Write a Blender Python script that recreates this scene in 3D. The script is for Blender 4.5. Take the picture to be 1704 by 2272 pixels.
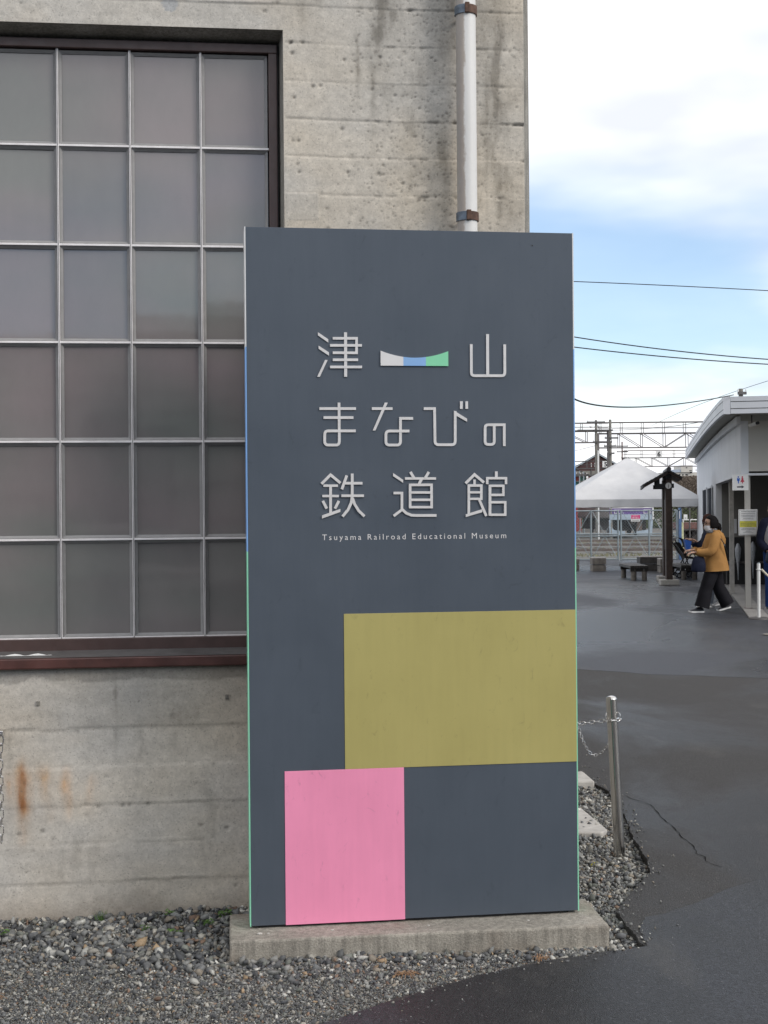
import bpy, bmesh, math, random
import numpy as np
from mathutils import Vector, Matrix
from mathutils.geometry import tessellate_polygon

sc = bpy.context.scene
for o in list(bpy.data.objects):
    bpy.data.objects.remove(o)
col = sc.collection
rad = math.radians

# ------------------------------------------------------------------ camera, sky, sun, exposure
cam_d = bpy.data.cameras.new('camera')
cam = bpy.data.objects.new('camera', cam_d)
col.objects.link(cam)
cam_d.sensor_fit = 'VERTICAL'
cam_d.sensor_height = 36.0
cam_d.lens = 36.0 * 3000.0 / 2272.0
cam_d.clip_start = 0.05
cam_d.clip_end = 5000
cam.matrix_world = (Matrix.Translation((0, 0, 1.6)) @ Matrix.Rotation(rad(90) + 0.001, 4, 'X')
                    @ Matrix.Rotation(-0.0085, 4, 'Z'))
sc.camera = cam

SUN_EL, SUN_AZ = 30.0, 122.0          # azimuth clockwise from +Y
sun_dir = Vector((math.sin(rad(SUN_AZ)) * math.cos(rad(SUN_EL)), math.cos(rad(SUN_AZ)) * math.cos(rad(SUN_EL)), math.sin(rad(SUN_EL))))
sun_d = bpy.data.lights.new('sun', 'SUN')
sun_d.energy = 1.1
sun_d.angle = rad(18)
sun_d.color = (1.0, 0.94, 0.86)
sun = bpy.data.objects.new('sun', sun_d)
col.objects.link(sun)
sun.rotation_euler = sun_dir.to_track_quat('Z', 'Y').to_euler()

w = bpy.data.worlds.new('World')
sc.world = w
w.use_nodes = True
nt = w.node_tree
nt.nodes.clear()
N = nt.nodes.new
LK = nt.links.new
wout = N('ShaderNodeOutputWorld')
sky = N('ShaderNodeTexSky')
sky.sky_type = 'NISHITA'
sky.sun_disc = False
sky.sun_elevation = rad(SUN_EL)
sky.sun_rotation = rad(SUN_AZ)
sky.air_density = 1.0
sky.dust_density = 0.4
sky.ozone_density = 3.0
bg_sky = N('ShaderNodeBackground')
bg_sky.inputs['Strength'].default_value = 0.13
LK(sky.outputs[0], bg_sky.inputs['Color'])
tc = N('ShaderNodeTexCoord')
sx = N('ShaderNodeSeparateXYZ')
LK(tc.outputs['Generated'], sx.inputs[0])


def wm(op, a, b=None, c=None):
    n = N('ShaderNodeMath')
    n.operation = op
    for i, v in enumerate((a, b, c)):
        if v is None:
            continue
        if isinstance(v, (int, float)):
            n.inputs[i].default_value = v
        else:
            LK(v, n.inputs[i])
    return n.outputs[0]


zc = wm('ADD', wm('MAXIMUM', sx.outputs[2], 0.0), 0.16)
cx = N('ShaderNodeCombineXYZ')
LK(wm('DIVIDE', sx.outputs[0], zc), cx.inputs[0])
LK(wm('DIVIDE', sx.outputs[1], zc), cx.inputs[1])
cx.inputs[2].default_value = 3.7
cn = N('ShaderNodeTexNoise')
cn.inputs['Scale'].default_value = 0.85
cn.inputs['Detail'].default_value = 5
cn.inputs['Roughness'].default_value = 0.45
cn.inputs['Distortion'].default_value = 0.15
LK(cx.outputs[0], cn.inputs['Vector'])
br = N('ShaderNodeValToRGB')            # cloud cover against height above the horizon
br.color_ramp.interpolation = 'B_SPLINE'
for i, (p, v) in enumerate(((0.0, .72), (.07, .66), (.115, .46), (.16, .36), (.215, .42), (.27, .70), (1.0, .66))):
    e = br.color_ramp.elements[i] if i < 2 else br.color_ramp.elements.new(p)
    e.position = p
    e.color = (v, v, v, 1)
LK(wm('MAXIMUM', sx.outputs[2], 0.0), br.inputs[0])
cov = wm('ADD', cn.outputs[0], wm('SUBTRACT', br.outputs[0], 0.5))
cr = N('ShaderNodeMapRange')
cr.interpolation_type = 'SMOOTHSTEP'
cr.inputs['From Min'].default_value = 0.40
cr.inputs['From Max'].default_value = 0.62
LK(cov, cr.inputs['Value'])
cn2 = N('ShaderNodeTexNoise')
cn2.inputs['Scale'].default_value = 1.5
cn2.inputs['Detail'].default_value = 4
LK(cx.outputs[0], cn2.inputs['Vector'])
cc = N('ShaderNodeValToRGB')
cc.color_ramp.elements[0].position = .36
cc.color_ramp.elements[0].color = (.62, .64, .71, 1)
cc.color_ramp.elements[1].position = .62
cc.color_ramp.elements[1].color = (.97, .96, .95, 1)
LK(cn2.outputs[0], cc.inputs[0])
bg_c = N('ShaderNodeBackground')
bg_c.inputs['Strength'].default_value = 1.02
LK(cc.outputs[0], bg_c.inputs['Color'])
mx = N('ShaderNodeMixShader')
LK(wm('MULTIPLY_ADD', cr.outputs[0], 0.82, 0.15), mx.inputs[0])
LK(bg_sky.outputs[0], mx.inputs[1])
LK(bg_c.outputs[0], mx.inputs[2])
LK(mx.outputs[0], wout.inputs[0])

vs = sc.view_settings
vs.view_transform = 'Standard'
vs.look = 'None'
vs.exposure = 0.56
vs.gamma = 1.0
vs.use_curve_mapping = False

# ------------------------------------------------------------------ helpers
rng = np.random.default_rng(11)
random.seed(5)
ORG = {}


def put(o, parent):
    col.objects.link(o)
    if parent is not None:
        o.parent = parent
        ORG[o.name] = ORG[parent.name]


def tag(o, label=None, cat=None, group=None, kind=None):
    if label:
        o['label'] = label
    if cat:
        o['category'] = cat
    if group:
        o['group'] = group
    if kind:
        o['kind'] = kind
    return o


def root(name, loc, label, cat, group=None):
    o = bpy.data.objects.new(name, None)
    o.empty_display_size = 0.1
    o.location = loc
    col.objects.link(o)
    ORG[o.name] = Vector(loc)
    return tag(o, label, cat, group)


class MB:
    """collects shapes in world metres; build() links them as ONE mesh object"""

    def __init__(self, xf=None):
        self.v, self.f, self.xf = [], [], xf

    def add(self, vs_, fs):
        k = len(self.v)
        self.v.extend(tuple(p) for p in vs_)
        self.f.extend([tuple(i + k for i in f) for f in fs])
        return self

    def box(self, a, b):
        x0, y0, z0 = a
        x1, y1, z1 = b
        return self.add([(x0, y0, z0), (x1, y0, z0), (x1, y1, z0), (x0, y1, z0), (x0, y0, z1), (x1, y0, z1), (x1, y1, z1), (x0, y1, z1)],
                        [(0, 3, 2, 1), (4, 5, 6, 7), (0, 1, 5, 4), (1, 2, 6, 5), (2, 3, 7, 6), (3, 0, 4, 7)])

    def cbox(self, c, s, rz=0, rx=0, ry=0):
        m = Matrix.Rotation(rz, 3, 'Z') @ Matrix.Rotation(ry, 3, 'Y') @ Matrix.Rotation(rx, 3, 'X')
        vs_ = []
        for z in (-.5, .5):
            for x, y in ((-.5, -.5), (.5, -.5), (.5, .5), (-.5, .5)):
                vs_.append(Vector(c) + m @ Vector((x * s[0], y * s[1], z * s[2])))
        return self.add(vs_, [(0, 3, 2, 1), (4, 5, 6, 7), (0, 1, 5, 4), (1, 2, 6, 5), (2, 3, 7, 6), (3, 0, 4, 7)])

    def tube(self, pts, r, n=10, closed=False, cap=True, flat=1.0):
        P = [Vector(p) for p in pts]
        m = len(P)
        R = [r] * m if isinstance(r, (int, float)) else list(r)
        rings = []
        up = None
        for i, p in enumerate(P):
            if closed:
                t = (P[(i + 1) % m] - P[i - 1]).normalized()
            else:
                t = (P[min(i + 1, m - 1)] - P[max(i - 1, 0)]).normalized()
            if up is None:
                up = Vector((0, 0, 1)) if abs(t.z) < .9 else Vector((0, 1, 0))
            u = t.cross(up)
            if u.length < 1e-5:
                u = t.cross(Vector((1, 0, 0)))
            u.normalize()
            v = u.cross(t).normalized()
            up = v
            rings.append([p + (u * math.cos(2 * math.pi * k / n) + v * math.sin(2 * math.pi * k / n) * flat) * R[i] for k in range(n)])
        k0 = len(self.v)
        for rg in rings:
            self.v.extend(tuple(q) for q in rg)
        cnt = m if closed else m - 1
        for i in range(cnt):
            j = (i + 1) % m
            for k in range(n):
                k2 = (k + 1) % n
                self.f.append((k0 + i * n + k, k0 + i * n + k2, k0 + j * n + k2, k0 + j * n + k))
        if cap and not closed:
            self.f.append(tuple(k0 + k for k in range(n - 1, -1, -1)))
            self.f.append(tuple(k0 + (m - 1) * n + k for k in range(n)))
        return self

    def rings(self, rings, cap=True):
        n = len(rings[0])
        k0 = len(self.v)
        for rg in rings:
            self.v.extend(tuple(q) for q in rg)
        for i in range(len(rings) - 1):
            for k in range(n):
                k2 = (k + 1) % n
                self.f.append((k0 + i * n + k, k0 + i * n + k2, k0 + (i + 1) * n + k2, k0 + (i + 1) * n + k))
        if cap:
            self.f.append(tuple(k0 + k for k in range(n - 1, -1, -1)))
            self.f.append(tuple(k0 + (len(rings) - 1) * n + k for k in range(n)))
        return self

    def ell(self, c, r, nu=14, nv=10, rot=None):
        rg = []
        for j in range(nv + 1):
            ph = -math.pi / 2 + math.pi * (j * .998 / nv + .001)
            ring = []
            for k in range(nu):
                a = 2 * math.pi * k / nu
                p = Vector((r[0] * math.cos(ph) * math.cos(a), r[1] * math.cos(ph) * math.sin(a), r[2] * math.sin(ph)))
                if rot is not None:
                    p = rot @ p
                ring.append(Vector(c) + p)
            rg.append(ring)
        return self.rings(rg)

    def poly(self, pts, fn0, fn1):
        """flat polygon (2d points) extruded between fn0(p) and fn1(p)"""
        n = len(pts)
        tri = tessellate_polygon([[Vector((p[0], p[1], 0)) for p in pts]])
        vs_ = [fn0(p) for p in pts] + [fn1(p) for p in pts]
        fs = [tuple(t) for t in tri] + [tuple(i + n for i in reversed(t)) for t in tri]
        fs += [(i, (i + 1) % n, (i + 1) % n + n, i + n) for i in range(n)]
        return self.add(vs_, fs)

    def build(self, name, mat, parent=None, smooth=False, bevel=0, fix=True):
        org = ORG[parent.name] if parent is not None else Vector((0, 0, 0))
        V = [Vector(self.xf(*p)) if self.xf else Vector(p) for p in self.v]
        me = bpy.data.meshes.new(name)
        me.from_pydata([p - org for p in V], [], self.f)
        if fix:
            bm = bmesh.new()
            bm.from_mesh(me)
            bmesh.ops.recalc_face_normals(bm, faces=bm.faces)
            bm.to_mesh(me)
            bm.free()
        me.materials.append(mat)
        if smooth:
            me.polygons.foreach_set('use_smooth', [True] * len(me.polygons))
            try:
                me.set_sharp_from_angle(angle=rad(40))
            except Exception:
                pass
        o = bpy.data.objects.new(name, me)
        put(o, parent)
        if parent is None:
            ORG[o.name] = Vector((0, 0, 0))
        if bevel:
            b = o.modifiers.new('bevel', 'BEVEL')
            b.width = bevel
            b.segments = 2
            b.limit_method = 'ANGLE'
            b.angle_limit = rad(35)
        return o


def fbm(x, y, scale, seed, octs=4, rough=.5):
    """value noise in numpy, 0..1"""
    tot = np.zeros_like(x, dtype=float)
    amp, nrm = 1.0, 0.0
    r = np.random.default_rng(seed)
    for o in range(octs):
        lat = r.random((64, 64))
        u = x * scale * 2 ** o + 17.3 * o
        v = y * scale * 2 ** o + 5.1 * o
        iu, iv = np.floor(u).astype(int), np.floor(v).astype(int)
        fu, fv = u - iu, v - iv
        fu, fv = fu * fu * (3 - 2 * fu), fv * fv * (3 - 2 * fv)
        a = lat[iu % 64, iv % 64]
        b = lat[(iu + 1) % 64, iv % 64]
        c = lat[iu % 64, (iv + 1) % 64]
        d = lat[(iu + 1) % 64, (iv + 1) % 64]
        tot += amp * ((a * (1 - fu) + b * fu) * (1 - fv) + (c * (1 - fu) + d * fu) * fv)
        nrm += amp
        amp *= rough
    return tot / nrm


# ------------------------------------------------------------------ materials
class NM:
    """small node helper"""

    def __init__(self, name):
        self.m = bpy.data.materials.new(name)
        self.m.use_nodes = True
        self.t = self.m.node_tree
        self.b = self.t.nodes['Principled BSDF']
        self.pos = self.t.nodes.new('ShaderNodeNewGeometry').outputs['Position']

    def n(self, kind, **kw):
        x = self.t.nodes.new('ShaderNode' + kind)
        for k, v in kw.items():
            setattr(x, k, v)
        return x

    def lk(self, a, b):
        self.t.links.new(a, b)

    def scale(self, s, src=None):
        m = self.n('Mapping')
        m.inputs['Scale'].default_value = s
        self.lk(src or self.pos, m.inputs['Vector'])
        return m.outputs[0]

    def noise(self, scale, detail=4, rough=.55, vec=None, dist=0):
        x = self.n('TexNoise')
        x.inputs['Scale'].default_value = scale
        x.inputs['Detail'].default_value = detail
        x.inputs['Roughness'].default_value = rough
        x.inputs['Distortion'].default_value = dist
        self.lk(vec or self.pos, x.inputs['Vector'])
        return x.outputs[0]

    def voro(self, scale, vec=None, feature='F1'):
        x = self.n('TexVoronoi', feature=feature)
        x.inputs['Scale'].default_value = scale
        self.lk(vec or self.pos, x.inputs['Vector'])
        return x

    def ramp(self, fac, *st):
        r = self.n('ValToRGB')
        for i, (p, c) in enumerate(st):
            e = r.color_ramp.elements[i] if i < 2 else r.color_ramp.elements.new(p)
            e.position = p
            c = c if isinstance(c, (tuple, list)) else (c, c, c)
            e.color = (*c, 1)
        self.lk(fac, r.inputs[0])
        return r.outputs[0]

    def mix(self, fac, a, b, mode='MIX'):
        x = self.n('Mix', data_type='RGBA', blend_type=mode)
        for s, v in ((x.inputs[0], fac), (x.inputs[6], a), (x.inputs[7], b)):
            if isinstance(v, (int, float)):
                s.default_value = v
            elif isinstance(v, (tuple, list)):
                s.default_value = (*v, 1)
            else:
                self.lk(v, s)
        return x.outputs[2]

    def math(self, op, a, b=0.0):
        x = self.n('Math', operation=op)
        for s, v in ((x.inputs[0], a), (x.inputs[1], b)):
            if isinstance(v, (int, float)):
                s.default_value = v
            else:
                self.lk(v, s)
        return x.outputs[0]

    def bump(self, h, strength=.3, dist=.01, nrm=None):
        x = self.n('Bump')
        x.inputs['Strength'].default_value = strength
        x.inputs['Distance'].default_value = dist
        self.lk(h, x.inputs['Height'])
        if nrm:
            self.lk(nrm, x.inputs['Normal'])
        return x.outputs[0]

    def out(self, color=None, rough=None, normal=None, **kw):
        b = self.b
        for key, v in (('Base Color', color), ('Roughness', rough), ('Normal', normal)):
            if v is None:
                continue
            if isinstance(v, (int, float)):
                b.inputs[key].default_value = v
            elif isinstance(v, (tuple, list)):
                b.inputs[key].default_value = (*v, 1)
            else:
                self.lk(v, b.inputs[key])
        for k, v in kw.items():
            b.inputs[k].default_value = v
        return self.m


def plain(name, c, rough=.6, metal=0.0, var=.18, scale=12, bump=0.0, bscale=80, spec=.5):
    """painted / cloth / metal surface with slight uneven tone and wear"""
    m = NM(name)
    nz = m.noise(scale, 5, .6)
    lo = tuple(x * (1 - var) for x in c)
    hi = tuple(min(1, x * (1 + var)) for x in c)
    cc_ = m.ramp(nz, (.3, lo), (.7, hi))
    rr = m.ramp(m.noise(scale * 2.3, 3), (.3, max(.03, rough - .08)), (.7, min(1, rough + .08)))
    nrm = m.bump(m.noise(bscale, 3), .4, bump) if bump else None
    return m.out(cc_, rr, nrm, Metallic=metal, **{'Specular IOR Level': spec})


def vcol(name, attr, rough=.85, nscale=60, namp=.25, bump=.002, bscale=120):
    m = NM(name)
    a = m.n('Attribute', attribute_name=attr)
    nz = m.ramp(m.noise(nscale, 5, .6), (.25, 1 - namp), (.75, 1 + namp))
    c = m.mix(1.0, a.outputs['Color'], nz, 'MULTIPLY')
    return m.out(c, rough, m.bump(m.noise(bscale, 4), .6, bump))


M = {}
M['slate'] = None
M['steel'] = plain('stainless', (.62, .60, .57), .16, 1.0, .06, 30)
M['chain'] = plain('chain_steel', (.66, .65, .64), .25, 1.0, .1, 60)
M['galv'] = plain('galvanised', (.27, .315, .34), .5, .4, .18, 6)
M['galv_dark'] = plain('gantry_steel', (.10, .095, .095), .6, .2, .25, 2)
M['gantry_pale'] = plain('gantry_pale_steel', (.17, .155, .155), .6, .2, .2, 2)
M['white'] = plain('white_paint', (.74, .74, .73), .45, 0, .06, 8)
M['black'] = plain('black_part', (.012, .012, .014), .5, 0, .3, 10)
M['pole_conc'] = plain('pole_concrete', (.20, .19, .17), .85, 0, .25, 3)
M['pole_rust'] = plain('pole_rusty', (.14, .07, .06), .8, 0, .3, 4)
M['wood'] = plain('grey_weathered_wood', (.19, .17, .15), .85, 0, .35, 9, .002, 60)
M['wood_dark'] = plain('dark_wet_wood', (.045, .04, .036), .6, 0, .4, 9, .002, 60)
M['wood_pale'] = plain('pale_wood', (.42, .39, .36), .85, 0, .2, 9, .002, 60)
M['brownpost'] = plain('dark_brown_timber', (.055, .036, .028), .6, 0, .3, 12)
M['tile'] = plain('dark_roof_tile', (.03, .03, .032), .45, 0, .3, 10)
M['conc_pale'] = plain('pale_concrete', (.45, .43, .40), .85, 0, .18, 14, .002, 120)
M['canvas'] = None
M['wire'] = plain('cable_black', (.02, .02, .022), .6, 0, .2, 3)
M['roofmetal'] = plain('light_roof_metal', (.60, .62, .66), .45, .1, .06, 2)
M['soffit'] = plain('soffit_board', (.36, .36, .33), .8, 0, .12, 3)
M['wallpale'] = plain('shaded_pale_render', (.70, .72, .75), .85, 0, .05, 1.5, .001, 60)  # bluish cast of the restroom's shaded long side put into the colour
M['wallbeige_lit'] = plain('lit_beige_render', (.52, .50, .46), .85, 0, .06, 1.5, .001, 60)  # warmer copy for the restroom front, its lit look put into the colour
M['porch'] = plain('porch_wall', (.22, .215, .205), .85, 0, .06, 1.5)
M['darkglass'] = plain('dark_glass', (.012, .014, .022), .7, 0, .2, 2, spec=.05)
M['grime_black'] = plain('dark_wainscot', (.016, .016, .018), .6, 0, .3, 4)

# ------------------------------------------------------------------ ground
GZ = 0.04                                  # level of the asphalt


def asphalt_mat(name, dry, damp, speck, big, seed, lo=.44, hi=.58, wetr=.38, dryr=.75):
    """dry worn asphalt with damp, darker and smoother patches of their own shape"""
    m = NM(name)
    mp = m.n('Mapping')
    mp.inputs['Location'].default_value = (seed, seed * 1.7, 0)
    mp.inputs['Scale'].default_value = (1, .5, 1)
    m.lk(m.pos, mp.inputs['Vector'])
    wet = m.noise(big, 6, .55, mp.outputs[0], .5)
    base = m.ramp(wet, (lo, damp), (hi, dry))
    fine = m.noise(125, 4, .75)
    base = m.mix(.9, base, m.ramp(fine, (.34, .22), (.66, 1.95)), 'MULTIPLY')
    base = m.mix(.6, base, m.ramp(m.noise(55, 3, .6), (.3, .7), (.7, 1.3)), 'MULTIPLY')
    worn = m.noise(big * 3.1, 4, .6, mp.outputs[0])
    base = m.mix(m.ramp(worn, (.58, 0.0), (.72, .35)), base, (.105, .098, .090))
    vo = m.voro(250)
    spk = m.ramp(vo.outputs['Color'], (.90, 0.0), (.96, 1.0))
    base = m.mix(m.math('MULTIPLY', spk, .6), base, speck)
    rg = m.ramp(wet, (lo, wetr), (hi, dryr))
    h = m.math('ADD', m.math('MULTIPLY', vo.outputs['Distance'], 1.2), fine)
    return m.out(base, rg, m.bump(h, .8, .005), **{'Specular IOR Level': .38})


M['asphalt_old'] = asphalt_mat('old_asphalt', (.046, .043, .042), (.018, .017, .017), (.30, .28, .25), .75, 2.3)
M['asphalt_new'] = asphalt_mat('new_asphalt', (.042, .046, .056), (.019, .019, .020), (.26, .26, .27), .9, 4.0, .42, .60, .40, .62)
M['asphalt_far'] = asphalt_mat('far_asphalt', (.050, .054, .066), (.024, .025, .029), (.16, .16, .17), .34, 9.0, .44, .58, .26, .58)
m = NM('yard_earth')
n1 = m.noise(.35, 5, .6, m.scale((.35, 1.6, 1)))
m.out(m.ramp(n1, (.3, (.075, .070, .066)), (.5, (.125, .118, .105)), (.68, (.155, .152, .11)), (.8, (.10, .10, .065))), .9, m.bump(m.noise(12, 4), .5, .03))
M['yard'] = m.m
m = NM('sandy_gravel_fines')
n1 = m.noise(5, 4)
c = m.ramp(n1, (.3, (.065, .061, .057)), (.7, (.125, .114, .102)))
c = m.mix(.8, c, m.ramp(m.noise(260, 3, .7), (.3, .45), (.7, 1.6)), 'MULTIPLY')
m.out(c, .95, m.bump(m.noise(160, 4, .7), 1.0, .008))
M['fines'] = m.m

gb = MB()
gb.add([(-2500, -400, -.012), (2500, -400, -.012), (2500, 3500, -.012), (-2500, 3500, -.012)], [(0, 1, 2, 3)])
tag(gb.build('ground', M['yard'], fix=False), kind='structure')

edge = [(1.02, 26.0), (1.08, 14.0), (1.10, 9.6), (1.145, 8.004), (1.198, 7.749), (1.244, 7.545), (1.239, 7.251), (1.214, 6.918), (1.187, 6.512), (1.156, 6.039),
        (1.145, 5.85), (1.059, 5.674), (0.966, 5.451), (0.891, 5.28), (0.896, 5.134), (0.908, 4.996), (0.924, 4.85), (0.837, 4.812),
        (0.73, 4.776), (0.551, 4.703), (0.359, 4.597), (0.165, 4.453), (-0.018, 4.306), (-0.204, 4.135), (-.62, 3.78), (-1.5, 3.25), (-4, 2.6), (-12, 2.4)]


def jag(path, step, amp, seed):
    """break a line into short wandering pieces, crumbled at two scales"""
    r = random.Random(seed)
    out = []
    w_ = [0.0, 0.0]
    for a, b in zip(path[:-1], path[1:]):
        L = math.dist(a, b)
        k = max(1, min(90, int(L / step)))
        for i in range(k):
            t = i / k
            j = amp if L < 3 else 0
            w_ = [q * .75 + r.uniform(-j, j) for q in w_]
            out.append((a[0] + (b[0] - a[0]) * t + w_[0] * .8, a[1] + (b[1] - a[1]) * t + w_[1] * .8))
    out.append(path[-1])
    return out


E1 = jag(edge, .016, .006, 3)
a_poly = E1 + [(-40, 2.4), (-40, -30), (70, -30), (70, 12.3)]
joint = [(6.0, 12.35), (3.548, 12.539), (2.962, 12.789), (2.521, 12.928), (2.341, 13.125), (1.902, 13.424), (1.085, 13.7)]
near = a_poly + jag(joint, .12, .012, 8)
near = [p for p in near if not (p[1] > 13.71 and p[0] < 1.2)]
b = MB()
b.poly(near, lambda p: (p[0], p[1], GZ), lambda p: (p[0], p[1], -.03))
tag(b.build('asphalt_forecourt', M['asphalt_old']), kind='structure')
far = [(1.02, 26.0), (1.08, 14.0), (1.085, 13.68)] + [(x, y - .02) for x, y in jag(joint[::-1], .12, .012, 8)][1:] + [(70, 12.28), (70, 43.6), (-3, 43.9), (-3, 26.0)]
b = MB()
b.poly(far, lambda p: (p[0], p[1], GZ + .0015), lambda p: (p[0], p[1], -.03))
tag(b.build('asphalt_lane', M['asphalt_far']), kind='structure')
pat = [(0.930, 4.842)] + [(x + .004, y - .012) for x, y in jag(edge[17:26], .03, .005, 5)] + [(-4, 2.55), (-4, -28), (40, -28), (40, 14)] + jag([(6, 8.4), (3, 6.9), (1.621, 5.755), (1.368, 5.51), (1.204, 5.356), (1.08, 5.239), (.985, 5.178), (.940, 5.02), (.932, 4.9)], .03, .008, 14)
b = MB()
b.poly(pat, lambda p: (p[0], p[1], GZ + .004), lambda p: (p[0], p[1], GZ - .01))
tag(b.build('asphalt_patch', M['asphalt_new']), kind='structure')
crack = [(1.311, 7.444), (1.342, 7.311), (1.406, 7.182), (1.391, 6.913), (1.395, 6.744), (1.411, 6.557), (1.414, 6.404), (1.425, 6.282), (1.407, 6.155), (1.431, 6.097), (1.424, 6.02), (1.444, 5.965), (1.464, 5.911)]
cp = jag(crack, .035, .009, 4)
b = MB()
for i, (a_, b_) in enumerate(zip(cp[:-1], cp[1:])):
    w0 = .0010 + .0016 * math.sin(i * .7) ** 2
    d = Vector((b_[1] - a_[1], -(b_[0] - a_[0]))).normalized() * w0
    b.add([(a_[0] - d.x, a_[1] - d.y, GZ + .0025), (a_[0] + d.x, a_[1] + d.y, GZ + .0025), (b_[0] + d.x, b_[1] + d.y, GZ + .0025), (b_[0] - d.x, b_[1] - d.y, GZ + .0025)], [(0, 1, 2, 3)])
tag(b.build('asphalt_crack', plain('crack_shadow_dirt', (.012, .011, .011), 1.0, 0, .3, 20, spec=0.0)), kind='structure')

# ------------------------------------------------------------------ museum building: concrete wall, window, downpipe
WT = math.atan(.111)
WC, WS = math.cos(WT), math.sin(WT)
WX, WY = -.55, 5.40


def WP(s, d, z):
    """along the wall, out of the wall (towards the forecourt), up"""
    return (WX + s * WC + d * WS, WY + s * WS - d * WC, z)


mus = root('museum_building', WP(0, 0, 0), 'large board-marked concrete building with gridded window behind the sign', 'building')
OP_S, OP_Z0, OP_Z1 = .162, 1.0, 3.541


def seg(a, b, st):
    return np.linspace(a, b, max(2, int(round((b - a) / st)) + 1))


S = np.unique(np.concatenate([seg(-6, -1.5, .12), seg(-1.5, OP_S, .0075), seg(OP_S, 1.143, .0045)]).round(5))
Z = np.unique(np.concatenate([seg(-.15, OP_Z0, .0075), seg(OP_Z0, 2.58, .03), seg(2.58, OP_Z1, .0045), seg(OP_Z1, 3.78, .0045), seg(3.78, 3.9, .02), seg(3.9, 7.5, .15)]).round(5))
gs, gz = np.meshgrid(S, Z, indexing='ij')
wob = (fbm(gs, gs * 0 + 1.5, 2.2, 21, 3) - .5) * .02
zb = (gz - .155 + wob) / .1515
kb = np.floor(zb).astype(int)
fr = zb - kb
boff = np.random.default_rng(4).uniform(-.0022, .0022, 80)[np.clip(kb + 4, 0, 79)]
dd = boff + (fbm(gs, gz, 4, 31, 4) - .5) * .006 + (fbm(gs, gz, 40, 32, 2) - .5) * .0016
prox = np.minimum(fr, 1 - fr) * .1515
jm = np.clip(fbm(gs, gz * .2, 5, 33, 3) * 2.2 - .62, 0, 1)
rough_side = np.clip((gs - .42) / .25, 0, 1)
groove = np.exp(-(prox / .0055) ** 2)
eat = np.clip(fbm(gs, gz, 22, 34, 3) * 3.2 - 1.75, 0, 1)
dd -= groove * (jm * .0025 + eat * .010 * (.25 + .75 * rough_side * (gz > 1.5)))
lip = np.exp(-((fr * .1515 - .006) / .004) ** 2) * np.clip(fbm(gs, gz * .3, 3, 35, 2) * 3 - 1.5, 0, 1)
dd += lip * .003
# colour
tone = fbm(gs, gz, 2.0, 41, 4)
C = np.zeros(gs.shape + (3,))
g0 = None
warm = np.array([.510, .452, .370])
cool = np.array([.470, .445, .405])
t1 = np.clip(fbm(gs, gz * 1.6, 1.7, 42, 4) * 2.6 - .9, 0, 1)[..., None]
C[:] = cool * (1 - t1) + warm * t1
C *= (.80 + .42 * tone)[..., None]
bandt = np.random.default_rng(9).uniform(.93, 1.07, 80)[np.clip(kb + 4, 0, 79)]
C *= bandt[..., None]
low = gz < 1.0
C[low] = C[low] * np.array([1.06, 1.06, 1.07]) + np.array([-.004, 0, .004])
# scattered sand-grain pits and air holes
pits = []
r2 = np.random.default_rng(77)
for i in range(620):
    ps_, pz_ = r2.uniform(-1.45, 1.13), r2.uniform(.05, 3.85)
    if ps_ < OP_S and OP_Z0 < pz_ < OP_Z1:
        continue
    pits.append((ps_, pz_, r2.uniform(.002, .0055), r2.uniform(.3, .8)))
for i in range(1100):
    ps_, pz_ = r2.normal(.78, .22), r2.uniform(2.6, 3.85)
    if ps_ < .4 or ps_ > 1.13:
        continue
    pits.append((ps_, pz_, r2.uniform(.0016, .0042), r2.uniform(.35, .85)))
for h in ((-0.899, 0.352), (-0.806, 0.363), (-0.19, 0.365), (-0.088, 0.351), (.196, 3.494), (.198, 3.449), (.408, 3.429), (.554, 3.442), (.205, 3.271), (.221, 3.099), (.222, 2.972), (.418, 2.976), (.543, 2.972), (.396, 3.15), (.612, 3.29)):
    pits.append((h[0], h[1], r2.uniform(.0055, .0075), .9))
for h in ((-0.495, 0.454), (-0.47, .455), (-0.396, 0.456), (-0.592, 0.452), (.09, 3.615), (.28, 3.318), (.31, 3.322), (.641, 2.934), (.708, 2.868), (.73, 2.867), (.19, 3.49), (.24, 3.494)):
    pits.append((h[0], h[1], .0065, .9))
for ps_, pz_, pr_, pa in pits:
    i0, i1 = np.searchsorted(S, [ps_ - 3 * pr_ - .01, ps_ + 3 * pr_ + .01])
    j0, j1 = np.searchsorted(Z, [pz_ - 3 * pr_ - .01, pz_ + 3 * pr_ + .01])
    w_ = np.exp(-(((gs[i0:i1, j0:j1] - ps_) / 1.15) ** 2 + (gz[i0:i1, j0:j1] - pz_) ** 2) / (pr_ * pr_))
    dd[i0:i1, j0:j1] -= w_ * pr_ * .9
    C[i0:i1, j0:j1] *= (1 - w_ * pa * .62)[..., None]


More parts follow.
